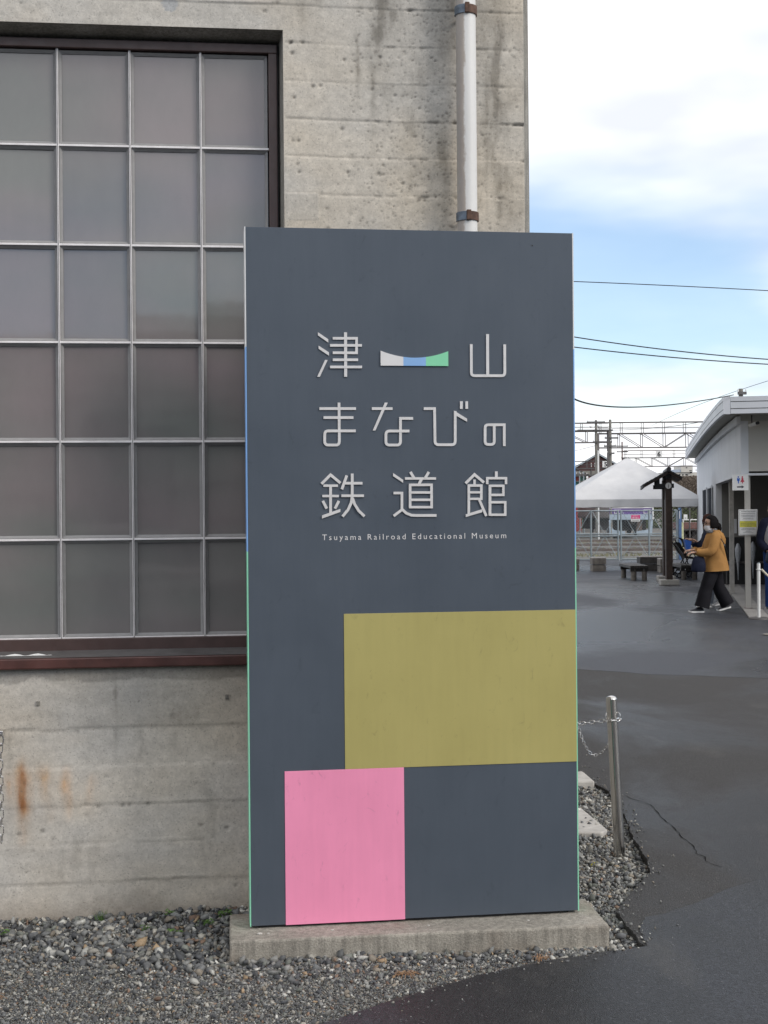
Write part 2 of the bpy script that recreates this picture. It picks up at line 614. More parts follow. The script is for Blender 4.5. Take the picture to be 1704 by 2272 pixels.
def stain(cs, z0, z1, wd, colr, amt, seed):
    """run-down stain: ragged, strongest near its source, thinning downwards"""
    H_ = z1 - z0
    t = np.clip((z1 - gz) / H_, -.2, 1.2)
    ce = cs + (fbm(gz, gs * 0, 7, seed + 1, 3) - .5) * wd * 1.6
    ww = wd * (.55 + .9 * fbm(gz, gs * 0, 5, seed + 2, 3))
    f_ = np.exp(-np.abs((gs - ce) / ww) ** 1.6)
    f_ *= np.clip(t / .25, 0, 1) ** 1.2 * np.clip((1 - t) / .7, 0, 1)
    n_ = fbm(gs, gz * .22, 34, seed, 4, .6)
    n2 = fbm(gs, gz, 13, seed + 3, 4, .6)
    f_ = np.clip(f_ * amt * .62 * np.clip(n_ * 2.6 - .45, 0, 1.6) * np.clip(n2 * 2.2 - .25, 0, 1.5), 0, .80)[..., None]
    C[:] = C * (1 - f_) + C * np.array(colr) * f_


rust = (1.0, .60, .30)
stain(-.884, .27, .66, .011, (.62, .33, .13), 2.6, 60)
stain(-.886, .30, .68, .022, (.80, .50, .25), 1.8, 260)
stain(-.885, .36, .63, .04, rust, .8, 160)
stain(-.93, .40, .62, .014, rust, .8, 61)
stain(-.793, .38, .64, .026, (.95, .64, .38), .8, 62)
stain(-.705, .38, .63, .028, rust, .6, 63)
stain(-.62, .40, .60, .018, rust, .8, 64)
grime = (.46, .45, .43)
for cs, z0, z1, wd, am, sd in ((.545, 3.20, 4.0, .03, 1.9, 70), (.60, 3.05, 4.1, .05, 1.2, 71), (.30, 3.40, 4.0, .018, 1.3, 72), (.24, 3.45, 4.0, .03, 1.0, 73), (.46, 3.2, 3.56, .008, 1.4, 69), (1.03, 2.5, 3.85, .022, 1.9, 74), (1.07, 2.5, 3.4, .03, 1.2, 75), (.985, 2.5, 3.7, .014, 1.4, 88),
                            (.80, 2.5, 3.3, .03, 1.1, 76), (.69, 2.6, 3.55, .04, .9, 77), (.87, 2.9, 4.1, .05, .9, 89), (.52, 3.0, 3.46, .012, 1.3, 83), (.93, 2.5, 3.2, .02, 1.0, 84),
                            (-.52, .60, .97, .007, 1.2, 79), (-.98, .56, .85, .006, 1.2, 80), (-.42, .45, .80, .010, .9, 81), (-.93, .55, .80, .005, 1.2, 82), (-.15, .10, .60, .05, .6, 85), (-.7, .05, .4, .08, .6, 86), (-.3, .5, .95, .06, .5, 87)):
    stain(cs, z0, z1, wd, grime, am, sd)
# board grain: long horizontal streaks of slightly different tone
grain = fbm(gs * .12, gz, 30, 96, 4, .6)
C *= (.93 + .14 * grain)[..., None]
hon = np.clip(fbm(gs, gz, 6, 97, 4, .6) * 3 - 1.35, 0, 1) * rough_side * (gz > 1.5)
C *= (1 - .20 * hon)[..., None]
wetl = np.clip((gz - (.958 + (fbm(gs, gs * 0, 5, 90, 4) - .5) * .07)) / .004, 0, 1) * (gz < 1.001) * (gs < OP_S)
C *= (1 - .30 * wetl)[..., None]
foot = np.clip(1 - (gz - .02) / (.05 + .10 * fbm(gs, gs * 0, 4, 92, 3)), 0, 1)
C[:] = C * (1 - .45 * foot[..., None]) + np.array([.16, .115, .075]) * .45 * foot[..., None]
pa = (gs > .168) & (gs < .298) & (gz > 2.781) & (gz < 2.889)
C[pa] = C[pa] * .62 + np.array([.43, .41, .375]) * .38
dd[pa] = dd[pa] * .3 + .002
pb = (((gs + .285) / .028) ** 2 + ((gz - 3.635) / .035) ** 2 + (fbm(gs, gz, 30, 95, 2) - .5) * 1.4) < 1
C[pb] = C[pb] * .45 + np.array([.30, .33, .37]) * .55
dark = groove * eat * (.2 + .8 * rough_side * (gz > 1.5)) + groove * jm * .12
C *= (1 - .6 * np.clip(dark, 0, 1))[..., None]
# keep the arris of the opening true
di = np.maximum.reduce([gs - OP_S, OP_Z0 - gz, gz - OP_Z1])
dd *= np.clip(di / .012, 0, 1)
dd[-1, :] = 0
nS, nZ = gs.shape
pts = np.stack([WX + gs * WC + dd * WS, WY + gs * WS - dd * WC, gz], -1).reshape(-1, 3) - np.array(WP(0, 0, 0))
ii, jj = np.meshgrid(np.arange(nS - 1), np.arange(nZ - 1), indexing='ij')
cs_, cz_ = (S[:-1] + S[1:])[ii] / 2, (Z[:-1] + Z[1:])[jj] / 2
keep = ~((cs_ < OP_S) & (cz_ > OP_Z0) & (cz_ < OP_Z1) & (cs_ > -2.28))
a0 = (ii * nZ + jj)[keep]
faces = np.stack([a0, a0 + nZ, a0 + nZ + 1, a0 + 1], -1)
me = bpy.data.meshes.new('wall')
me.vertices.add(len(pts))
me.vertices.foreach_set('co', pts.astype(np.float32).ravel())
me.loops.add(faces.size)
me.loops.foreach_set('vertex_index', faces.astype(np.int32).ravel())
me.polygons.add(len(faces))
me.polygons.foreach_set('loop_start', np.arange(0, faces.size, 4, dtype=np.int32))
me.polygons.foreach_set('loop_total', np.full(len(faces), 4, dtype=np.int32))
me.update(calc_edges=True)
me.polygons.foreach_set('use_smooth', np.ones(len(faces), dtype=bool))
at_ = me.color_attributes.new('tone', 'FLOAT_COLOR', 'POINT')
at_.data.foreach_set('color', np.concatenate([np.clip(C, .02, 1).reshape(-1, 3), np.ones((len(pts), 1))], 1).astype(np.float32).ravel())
m = NM('board_marked_concrete')
a = m.n('Attribute', attribute_name='tone')
f1 = m.ramp(m.noise(95, 5, .7), (.28, .86), (.72, 1.14))
c = m.mix(1.0, a.outputs['Color'], f1, 'MULTIPLY')
f2 = m.ramp(m.noise(26, 4, .65), (.3, .88), (.7, 1.1))
c = m.mix(1.0, c, f2, 'MULTIPLY')
vo = m.voro(230)
c = m.mix(m.math('MULTIPLY', m.ramp(vo.outputs['Color'], (.80, 0.0), (.9, 1.0)), .35), c, (.14, .13, .115))
h = m.math('ADD', m.noise(120, 5, .7), m.math('MULTIPLY', m.noise(330, 3, .6), .5))
m.out(c, .93, m.bump(h, .4, .003))
M['concrete'] = m.m
me.materials.append(m.m)
wall = bpy.data.objects.new('wall', me)
put(wall, mus)

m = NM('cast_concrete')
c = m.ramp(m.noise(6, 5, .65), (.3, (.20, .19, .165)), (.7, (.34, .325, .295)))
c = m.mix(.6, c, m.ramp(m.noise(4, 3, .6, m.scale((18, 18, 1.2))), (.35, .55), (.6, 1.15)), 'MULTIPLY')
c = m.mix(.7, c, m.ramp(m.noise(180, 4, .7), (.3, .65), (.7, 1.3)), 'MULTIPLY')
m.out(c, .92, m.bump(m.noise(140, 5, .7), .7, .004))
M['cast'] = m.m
# reveals, arris, far side of the building
b = MB(WP)
REC = .115
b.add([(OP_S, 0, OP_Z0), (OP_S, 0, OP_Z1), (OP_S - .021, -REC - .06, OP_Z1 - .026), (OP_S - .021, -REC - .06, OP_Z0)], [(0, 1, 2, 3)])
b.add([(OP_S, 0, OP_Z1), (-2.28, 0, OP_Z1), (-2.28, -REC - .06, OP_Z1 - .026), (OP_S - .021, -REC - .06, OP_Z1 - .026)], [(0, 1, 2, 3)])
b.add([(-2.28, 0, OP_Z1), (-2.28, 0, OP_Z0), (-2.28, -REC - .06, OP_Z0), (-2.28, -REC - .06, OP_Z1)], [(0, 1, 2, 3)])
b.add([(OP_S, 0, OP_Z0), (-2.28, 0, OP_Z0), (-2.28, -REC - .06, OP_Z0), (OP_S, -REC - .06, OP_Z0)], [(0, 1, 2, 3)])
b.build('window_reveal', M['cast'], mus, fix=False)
b = MB(WP)
b.add([(1.143, 0, -.15), (1.168, -.025, -.15), (1.168, -.025, 7.5), (1.143, 0, 7.5)], [(0, 1, 2, 3)])
b.add([(1.168, -.025, -.15), (1.168, -24, -.15), (1.168, -24, 7.5), (1.168, -.025, 7.5)], [(0, 1, 2, 3)])
b.add([(1.168, -24, -.15), (-6, -24, -.15), (-6, -24, 7.5), (1.168, -24, 7.5)], [(0, 1, 2, 3)])
b.add([(-6, -24, -.15), (-6, 0, -.15), (-6, 0, 7.5), (-6, -24, 7.5)], [(0, 1, 2, 3)])
b.add([(-6, 0, 7.5), (1.143, 0, 7.5), (1.168, -.025, 7.5), (1.168, -24, 7.5), (-6, -24, 7.5)], [(0, 1, 2, 3, 4)])
b.build('side_wall', M['cast'], mus, fix=False)

# window
M['framebrown'] = plain('brown_frame_paint', (.075, .046, .042), .42, 0, .15, 14)
M['sillred'] = plain('oxide_red_sill_paint', (.085, .036, .031), .4, 0, .4, 9)
M['bar'] = plain('pale_bar_paint', (.80, .77, .77), .4, 0, .10, 18)
M['sillgrey'] = plain('grey_sill_metal', (.14, .135, .135), .4, .3, .3, 6)
m = NM('window_glass')
v1 = m.noise(.9, 3, .5, m.scale((1, 1, 2.2)))
oi = m.n('ObjectInfo')
dust = m.noise(14, 5, .65, m.scale((1, 1, .5)))
gc = m.mix(1.0, m.ramp(v1, (.34, (.172, .178, .170)), (.66, (.235, .200, .204))), m.ramp(oi.outputs['Random'], (0.0, .93), (1.0, 1.08)), 'MULTIPLY')
gc = m.mix(1.0, gc, m.ramp(dust, (.3, .965), (.7, 1.035)), 'MULTIPLY')
m.out(gc, m.ramp(dust, (.3, .025), (.75, .06)), m.bump(m.noise(3.2, 3), .022, .02), IOR=1.55, **{'Specular IOR Level': .75})
M['glass'] = m.m
win = MB(WP).box((-2.28, -REC - .03, 3.475), (.1395, -REC + .03, 3.511)).box((.105, -REC - .03, 1.066), (.1395, -REC + .03, 3.475)).box((-2.28, -REC - .03, 1.052), (.105, -REC + .03, 1.109)).build('window', M['framebrown'], mus, bevel=.003)
MB(WP).box((-2.28, -REC - .028, 3.511), (.1435, -REC + .012, 3.5175)).box((.1395, -REC - .028, 1.066), (.1435, -REC + .012, 3.511)).build('frame_gap', M['black'], win)
cols = [.105, -.170, -.453, -.739, -1.023, -1.307, -1.591, -1.875, -2.159]
rows = [3.475, 3.088, 2.689, 2.297, 1.898, 1.505, 1.109]
for ci in range(8):
    for ri in range(6):
        r_ = random.Random(ci * 10 + ri)
        t0, t1_ = r_.uniform(-.0016, .0016), r_.uniform(-.0022, .0022)
        b = MB(WP)
        s0, s1 = cols[ci + 1] + .004, cols[ci] - .004
        z0, z1 = rows[ri + 1] + .004, rows[ri] - .004
        d0 = -REC - .004
        b.add([(s0, d0 - t0 - t1_, z0), (s1, d0 + t0 - t1_, z0), (s1, d0 + t0 + t1_, z1), (s0, d0 - t0 + t1_, z1), (s0, d0 - .006, z0), (s1, d0 - .006, z0), (s1, d0 - .006, z1), (s0, d0 - .006, z1)],
              [(0, 1, 2, 3), (5, 4, 7, 6), (0, 4, 5, 1), (1, 5, 6, 2), (2, 6, 7, 3), (3, 7, 4, 0)])
        b.build('pane', M['glass'], win)
m = plain('putty', (.28, .275, .275), .6, 0, .1, 30)
for ci in range(8):
    for ri in range(6):
        s0, s1 = cols[ci + 1] + .006, cols[ci] - .006
        z0, z1 = rows[ri + 1] + .006, rows[ri] - .006
        b = MB(WP)
        d0, d1, k_ = -REC - .0005, -REC + .012, .011
        for q in (((s0, z0), (s1, z0), (s1 - k_, z0 + k_), (s0 + k_, z0 + k_)), ((s1, z0), (s1, z1), (s1 - k_, z1 - k_), (s1 - k_, z0 + k_)),
                  ((s1, z1), (s0, z1), (s0 + k_, z1 - k_), (s1 - k_, z1 - k_)), ((s0, z1), (s0, z0), (s0 + k_, z0 + k_), (s0 + k_, z1 - k_))):
            b.add([(q[0][0], d1, q[0][1]), (q[1][0], d1, q[1][1]), (q[2][0], d0, q[2][1]), (q[3][0], d0, q[3][1])], [(0, 1, 2, 3)])
        b.build('putty_edge', m, win, fix=False)
for c_ in cols[1:]:
    MB(WP).box((c_ - .0042, -REC - .012, 1.109), (c_ + .0042, -REC + .018, 3.475)).build('glazing_bar', M['bar'], win, bevel=.0015)
    MB(WP).box((c_ - .001, -REC + .0182, 1.109), (c_ + .0012, -REC + .0186, 3.475)).build('bar_groove', M['sillgrey'], win)
for z_ in rows[1:-1]:
    MB(WP).box((-2.28, -REC - .012, z_ - .0044), (.105, -REC + .0168, z_ + .0044)).build('glazing_bar', M['bar'], win, bevel=.0015)
MB(WP).box((-2.28, -REC - .012, 1.103), (.105, -REC + .0165, 1.1135)).build('glazing_bar', M['bar'], win, bevel=.0015)
b = MB(WP)
b.add([(-2.28, -REC + .02, 1.064), (.1420, -REC + .02, 1.064), (.1605, .03, 1.046), (-2.28, .03, 1.046)], [(0, 3, 2, 1)])
b.build('sill_flashing', M['sillgrey'], win)
MB(WP).box((-2.28, -.05, 1.002), (.1600, .034, 1.045)).build('sill', M['sillred'], win, bevel=.006)
b = MB(WP)
b.poly([(-1.02 + .018 * i + 0, 1.0545 + .003 * math.sin(i * 1.3)) for i in range(15)] + [(-.77 - .018 * i, 1.050 + .0016 * math.sin(i * 2.1)) for i in range(14)],
       lambda p: (p[0], -.0225 + (1.0545 - p[1]) * 2.6, p[1] + .0012), lambda p: (p[0], -.026 + (1.0545 - p[1]) * 2.6, p[1]))
b.build('peeled_paint', M['white'], win)

# downpipe with its clamps
m = NM('pale_right_pipe_paint')
n1 = m.noise(7, 5, .6, m.scale((1, 1, .25)))
sp = m.n('SeparateXYZ')
m.lk(m.pos, sp.inputs[0])
xx = m.math('ADD', sp.outputs[0], m.math('MULTIPLY', m.math('SUBTRACT', m.noise(30, 4, .7, m.scale((1, 1, .5))), .5), .035))
base = m.ramp(m.math('MULTIPLY', m.math('SUBTRACT', xx, .279), 8), (.13, (.40, .39, .37)), (.30, (.36, .32, .29)), (.40, (.42, .36, .31)), (.46, (.68, .67, .65)))  # duller on the left, whiter towards the right, ragged boundary between
m.out(m.mix(.5, base, m.ramp(n1, (.3, .85), (.7, 1.1)), 'MULTIPLY'), .5, m.bump(m.noise(60, 4), .25, .002))
M['pipe'] = m.m
PS, PD, PR = .890, .085, .0400
dp = MB(WP).tube([(PS, PD, 5.2), (PS, PD, 3.66), (PS, PD, 2.8), (PS, PD, .05)], PR, 32).build('downpipe', M['pipe'], mus, smooth=True)
M['clampblue'] = plain('blue_grey_clamp', (.13, .16, .20), .5, .4, .3, 30)
M['clamprust'] = plain('rusty_clamp', (.10, .055, .038), .75, .2, .5, 50)
for cz in (3.606, 2.782):
    hh = .017
    for a0_, a1_, mt, ex in ((-200, -82, 'clampblue', .003), (-84, 25, 'clamprust', .0036)):
        b = MB(WP)
        rg = []
        for k in range(17):
            a = rad(a0_ + (a1_ - a0_) * k / 16)
            rg.append((math.cos(a), -math.sin(a)))
        vs_ = []
        for z_ in (cz - hh, cz + hh):
            for rr in (PR + .0006, PR + ex + .002):
                vs_ += [(PS + rr * q[0], PD + rr * q[1], z_) for q in rg]
        n_ = 17
        fs = []
        for k in range(16):
            fs += [(n_ + k, n_ + k + 1, 3 * n_ + k + 1, 3 * n_ + k), (2 * n_ + k, 2 * n_ + k + 1, 3 * n_ + k + 1, 3 * n_ + k), (k, k + 1, n_ + k + 1, n_ + k)]
        b.add(vs_, fs)
        b.build('clamp', M[mt], dp, smooth=True)
    MB(WP).cbox((PS - .002, PD + PR + .007, cz + .001), (.018, .014, .040)).build('clamp_latch', M['clamprust'], dp, bevel=.002)
    MB(WP).tube([(PS - .015, PD - .02, cz - .005), (PS - .02, -.01, cz - .012)], .008, 8).build('clamp_bracket', M['clamprust'], dp)
# small rusted form ties left in the concrete
for s_, z_ in ((-.819, .866), (-.083, .875)):
    MB(WP).cbox((s_, .003, z_), (.014, .012, .018)).build('form_tie', M['cast'], mus, bevel=.002)

# hanging chain by the left edge
def chain_links(path, pitch, lw, wr, mat, parent, big=1.0):
    P = [Vector(p) for p in path]
    L = [0]
    for a_, b_ in zip(P[:-1], P[1:]):
        L.append(L[-1] + (b_ - a_).length)
    n_ = int(L[-1] / pitch)
    for k in range(n_):
        d_ = (k + .5) * pitch
        i = max(j for j in range(len(L)) if L[j] <= d_)
        i = min(i, len(P) - 2)
        p = P[i].lerp(P[i + 1], (d_ - L[i]) / (L[i + 1] - L[i]))
        t = (P[i + 1] - P[i]).normalized()
        u = t.cross(Vector((0, 0, 1)))
        if u.length < .05:
            u = Vector((1, 0, 0))
        u.normalize()
        v = t.cross(u).normalized()
        if k % 2:
            u, v = v, u
        hl = pitch * .5 + wr * 1.2
        q = []
        for j in range(14):
            a = 2 * math.pi * j / 14
            ca, sa = math.cos(a), math.sin(a)
            q.append(p + t * (hl * math.copysign(abs(ca) ** .55, ca)) + u * (lw * math.copysign(abs(sa) ** .55, sa)))
        MB().tube(q, wr, 6, closed=True).build('link', mat, parent, smooth=True)


hc = root('hanging_chain', WP(-.955, .06, .30), 'short steel chain hanging beside the rust stain on the concrete wall', 'chain')
chain_links([WP(-.955, .06, .72), WP(-.955, .05, .32)], .032, .0085, .0022, M['chain'], hc)
MB().tube([WP(-.955 + .012 * math.cos(a), .06, .735 + .022 * math.sin(a)) for a in [i * math.pi / 6 for i in range(12)]], .0035, 6, closed=True).build('snap_ring', M['chain'], hc, smooth=True)
MB(WP).cbox((-.955, .03, .76), (.02, .06, .02)).build('hook', M['chain'], hc, bevel=.003)

# ------------------------------------------------------------------ the upright sign on its concrete plinth
PT = math.atan2(.16610, 1.22278)
PC, PSN = math.cos(PT), math.sin(PT)
PX, PY = -.50052, 4.92624
PW, PZ0, PZ1 = 1.234, .100, 2.649


def PP(s, d, z):
    return (PX + s * PC + d * PSN, PY + s * PSN - d * PC, z)


def painted(name, c, streak=.12, rough=.38):
    m = NM(name)
    n1 = m.noise(3.0, 5, .6)
    n2 = m.noise(9, 4, .6, m.scale((5, 5, .45)))
    cc_ = m.mix(1.0, c, m.ramp(n1, (.3, 1 - streak), (.7, 1 + streak * .6)), 'MULTIPLY')
    cc_ = m.mix(1.0, cc_, m.ramp(n2, (.3, 1 - streak * .5), (.7, 1 + streak * .4)), 'MULTIPLY')
    sc_ = m.noise(22, 6, .75, m.scale((1, 1, .6)), 1.2)
    cc_ = m.mix(m.math('MULTIPLY', m.ramp(sc_, (.60, 0.0), (.74, 1.0)), .28), cc_, (.02, .022, .026))
    return m.out(cc_, m.ramp(n1, (.3, rough - .06), (.7, rough + .08)), m.bump(m.noise(1.5, 2), .02, .02), **{'Specular IOR Level': .35})


M['slate'] = painted('slate_grey_panel_paint', (.078, .095, .120), .06, .38)
M['olive'] = painted('olive_panel_paint', (.42, .372, .140), .05)
M['pink'] = painted('pink_panel_paint', (.88, .305, .485), .05)
M['s_white'] = plain('edge_white', (.72, .72, .72), .4, 0, .04)
M['s_blue'] = plain('edge_blue', (.22, .42, .78), .4, 0, .04)
M['s_green'] = plain('edge_green', (.28, .70, .48), .4, 0, .04)
M['letter'] = plain('grey_letter_metal', (.68, .665, .66), .42, .15, .06, 25)
M['l_white'] = plain('logo_white', (.70, .69, .69), .4, 0, .03)
M['l_blue'] = plain('logo_blue', (.24, .43, .74), .4, 0, .03)
M['l_green'] = plain('logo_green', (.24, .66, .40), .4, 0, .03)

pl = root('sign_plinth', (0.1, 4.95, 0), 'low grey concrete plinth slab carrying the tall dark sign', 'plinth')
FL, FR = (-.560, 4.790), (.812, 4.942)
u = Vector((FR[0] - FL[0], FR[1] - FL[1])).normalized()
vv = Vector((-u.y, u.x))
BL, BRr = (FL[0] + vv.x * .33, FL[1] + vv.y * .33), (FR[0] + vv.x * .345, FR[1] + vv.y * .345)


def slab(b, z0, z1, grow=0.0, nx=70, ny=18, nz=6, amp=.0015, seed=1):
    a0_, a1_ = Vector((FL[0], FL[1])), Vector((FR[0], FR[1]))
    d0_, d1_ = Vector(BL), Vector(BRr)

    def P(x, y, z):
        f = a0_.lerp(a1_, x)
        g = d0_.lerp(d1_, x)
        p = f.lerp(g, y) + u * (grow * (2 * x - 1)) + vv * (grow * (2 * y - 1))
        k = math.sin(x * 91 + y * 37 + z * 15) * math.sin(x * 53.7 - y * 71 + z * 23)
        return (p.x + k * amp * (1 if x in (0, 1) else 0), p.y + k * amp * (1 if y in (0, 1) else 0), z0 + (z1 - z0) * z + (k * amp * .6 if z == 1 else 0))
    vs_, idx = [], {}

    def I(x, y, z):
        if (x, y, z) not in idx:
            idx[(x, y, z)] = len(vs_)
            vs_.append(P(x / nx, y / ny, z / nz))
        return idx[(x, y, z)]
    fs = []
    for i in range(nx):
        for j in range(ny):
            fs.append((I(i, j, nz), I(i + 1, j, nz), I(i + 1, j + 1, nz), I(i, j + 1, nz)))
        for k in range(nz):
            fs.append((I(i, 0, k), I(i + 1, 0, k), I(i + 1, 0, k + 1), I(i, 0, k + 1)))
            fs.append((I(i, ny, k), I(i, ny, k + 1), I(i + 1, ny, k + 1), I(i + 1, ny, k)))
    for j in range(ny):
        for k in range(nz):
            fs.append((I(0, j, k), I(0, j, k + 1), I(0, j + 1, k + 1), I(0, j + 1, k)))
            fs.append((I(nx, j, k), I(nx, j + 1, k), I(nx, j + 1, k + 1), I(nx, j, k + 1)))
    b.add(vs_, fs)
    return b


m = NM('weathered_plinth')
c = m.ramp(m.noise(5, 5, .65), (.3, (.25, .232, .20)), (.7, (.37, .345, .30)))
c = m.mix(.75, c, m.ramp(m.noise(3, 4, .65, m.scale((16, 16, .8))), (.38, .68), (.58, 1.10)), 'MULTIPLY')
c = m.mix(.8, c, m.ramp(m.noise(170, 4, .7), (.3, .6), (.7, 1.4)), 'MULTIPLY')
rs = m.ramp(m.noise(2.4, 4, .6), (.52, 0.0), (.72, .55))
c = m.mix(rs, c, (.15, .09, .055))
m.out(c, .92, m.bump(m.noise(130, 5, .7), .8, .005))
M['plinth'] = m.m
slab(MB(), -.03, .089).build('slab', M['plinth'], pl, bevel=.008)
slab(MB(), -.03, .012, .018, amp=.006).build('footing', M['plinth'], pl)
for x_, y_, r_ in ((-.46, 4.865, .011), (-.2, 4.905, .007), (.15, 4.95, .006), (.52, 5.0, .006), (-.43, 4.872, .006)):
    MB().ell((x_, y_, .089 + r_ * .25), (r_, r_ * .6, r_ * .4), 7, 5).build('pebble', M['conc_pale'], pl)

sg = root('museum_sign', PP(PW / 2, 0, .089), 'tall slate grey sign panel with Japanese lettering and olive and pink blocks', 'sign')
board = MB(PP).box((.0045, -.004, PZ0), (PW - .0045, 0, PZ1)).build('front_board', M['slate'], sg, bevel=.001)
MB(PP).box((.0045, -.105, PZ0 + .002), (PW - .0045, -.101, PZ1)).build('back_board', M['slate'], sg)
MB(PP).box((.0046, -.1005, PZ1 - .010), (PW - .0046, -.0045, PZ1 - .001)).build('top_cap', M['slate'], sg)
MB(PP).box((.03, -.09, .0895), (PW - .075, -.012, PZ0 + .004)).build('base_frame', M['black'], sg)
for z0, z1, k in ((2.212, PZ1 + .001, 's_white'), (1.465, 2.2118, 's_blue'), (PZ0 - .002, 1.4648, 's_green')):
    for s0, s1 in ((0, .0044), (PW - .0044, PW)):
        MB(PP).box((s0, -.1, z0), (s1, -.0012, z1)).build('edge_strip', M[k], sg)
MB(PP).box((.3525, .0002, .6602), (PW - .0046, .0020, 1.2315)).build('olive_block', M['olive'], sg, bevel=.0006)['label'] = 'olive green rectangle on the sign face'
MB(PP).box((.130, .0002, .0985), (.571, .0023, .6600)).build('pink_block', M['pink'], sg, bevel=.0006)['label'] = 'pink rectangle at the foot of the sign face'
for s_, z_ in ((1.075, 2.60),):
    MB(PP).tube([(s_, -.001, z_), (s_, .0012, z_)], .0028, 8).build('bolt', M['black'], sg)
# the curved three-colour mark
def lens(s0, s1, mt):
    f_ = lambda s: 2.1752 + .0252 * ((s - .6235) / .1268) ** 2
    t = [s0 + (s1 - s0) * i / 10 for i in range(11)]
    MB(PP).poly([(s0, 2.1452), (s1, 2.1452)] + [(q, f_(q)) for q in reversed(t)], lambda p: (p[0], .0003, p[1]), lambda p: (p[0], .006, p[1])).build('logo_segment', M[mt], sg)


lens(.4967, .5813, 'l_white')
lens(.58132, .6659, 'l_blue')
lens(.66592, .7502, 'l_green')

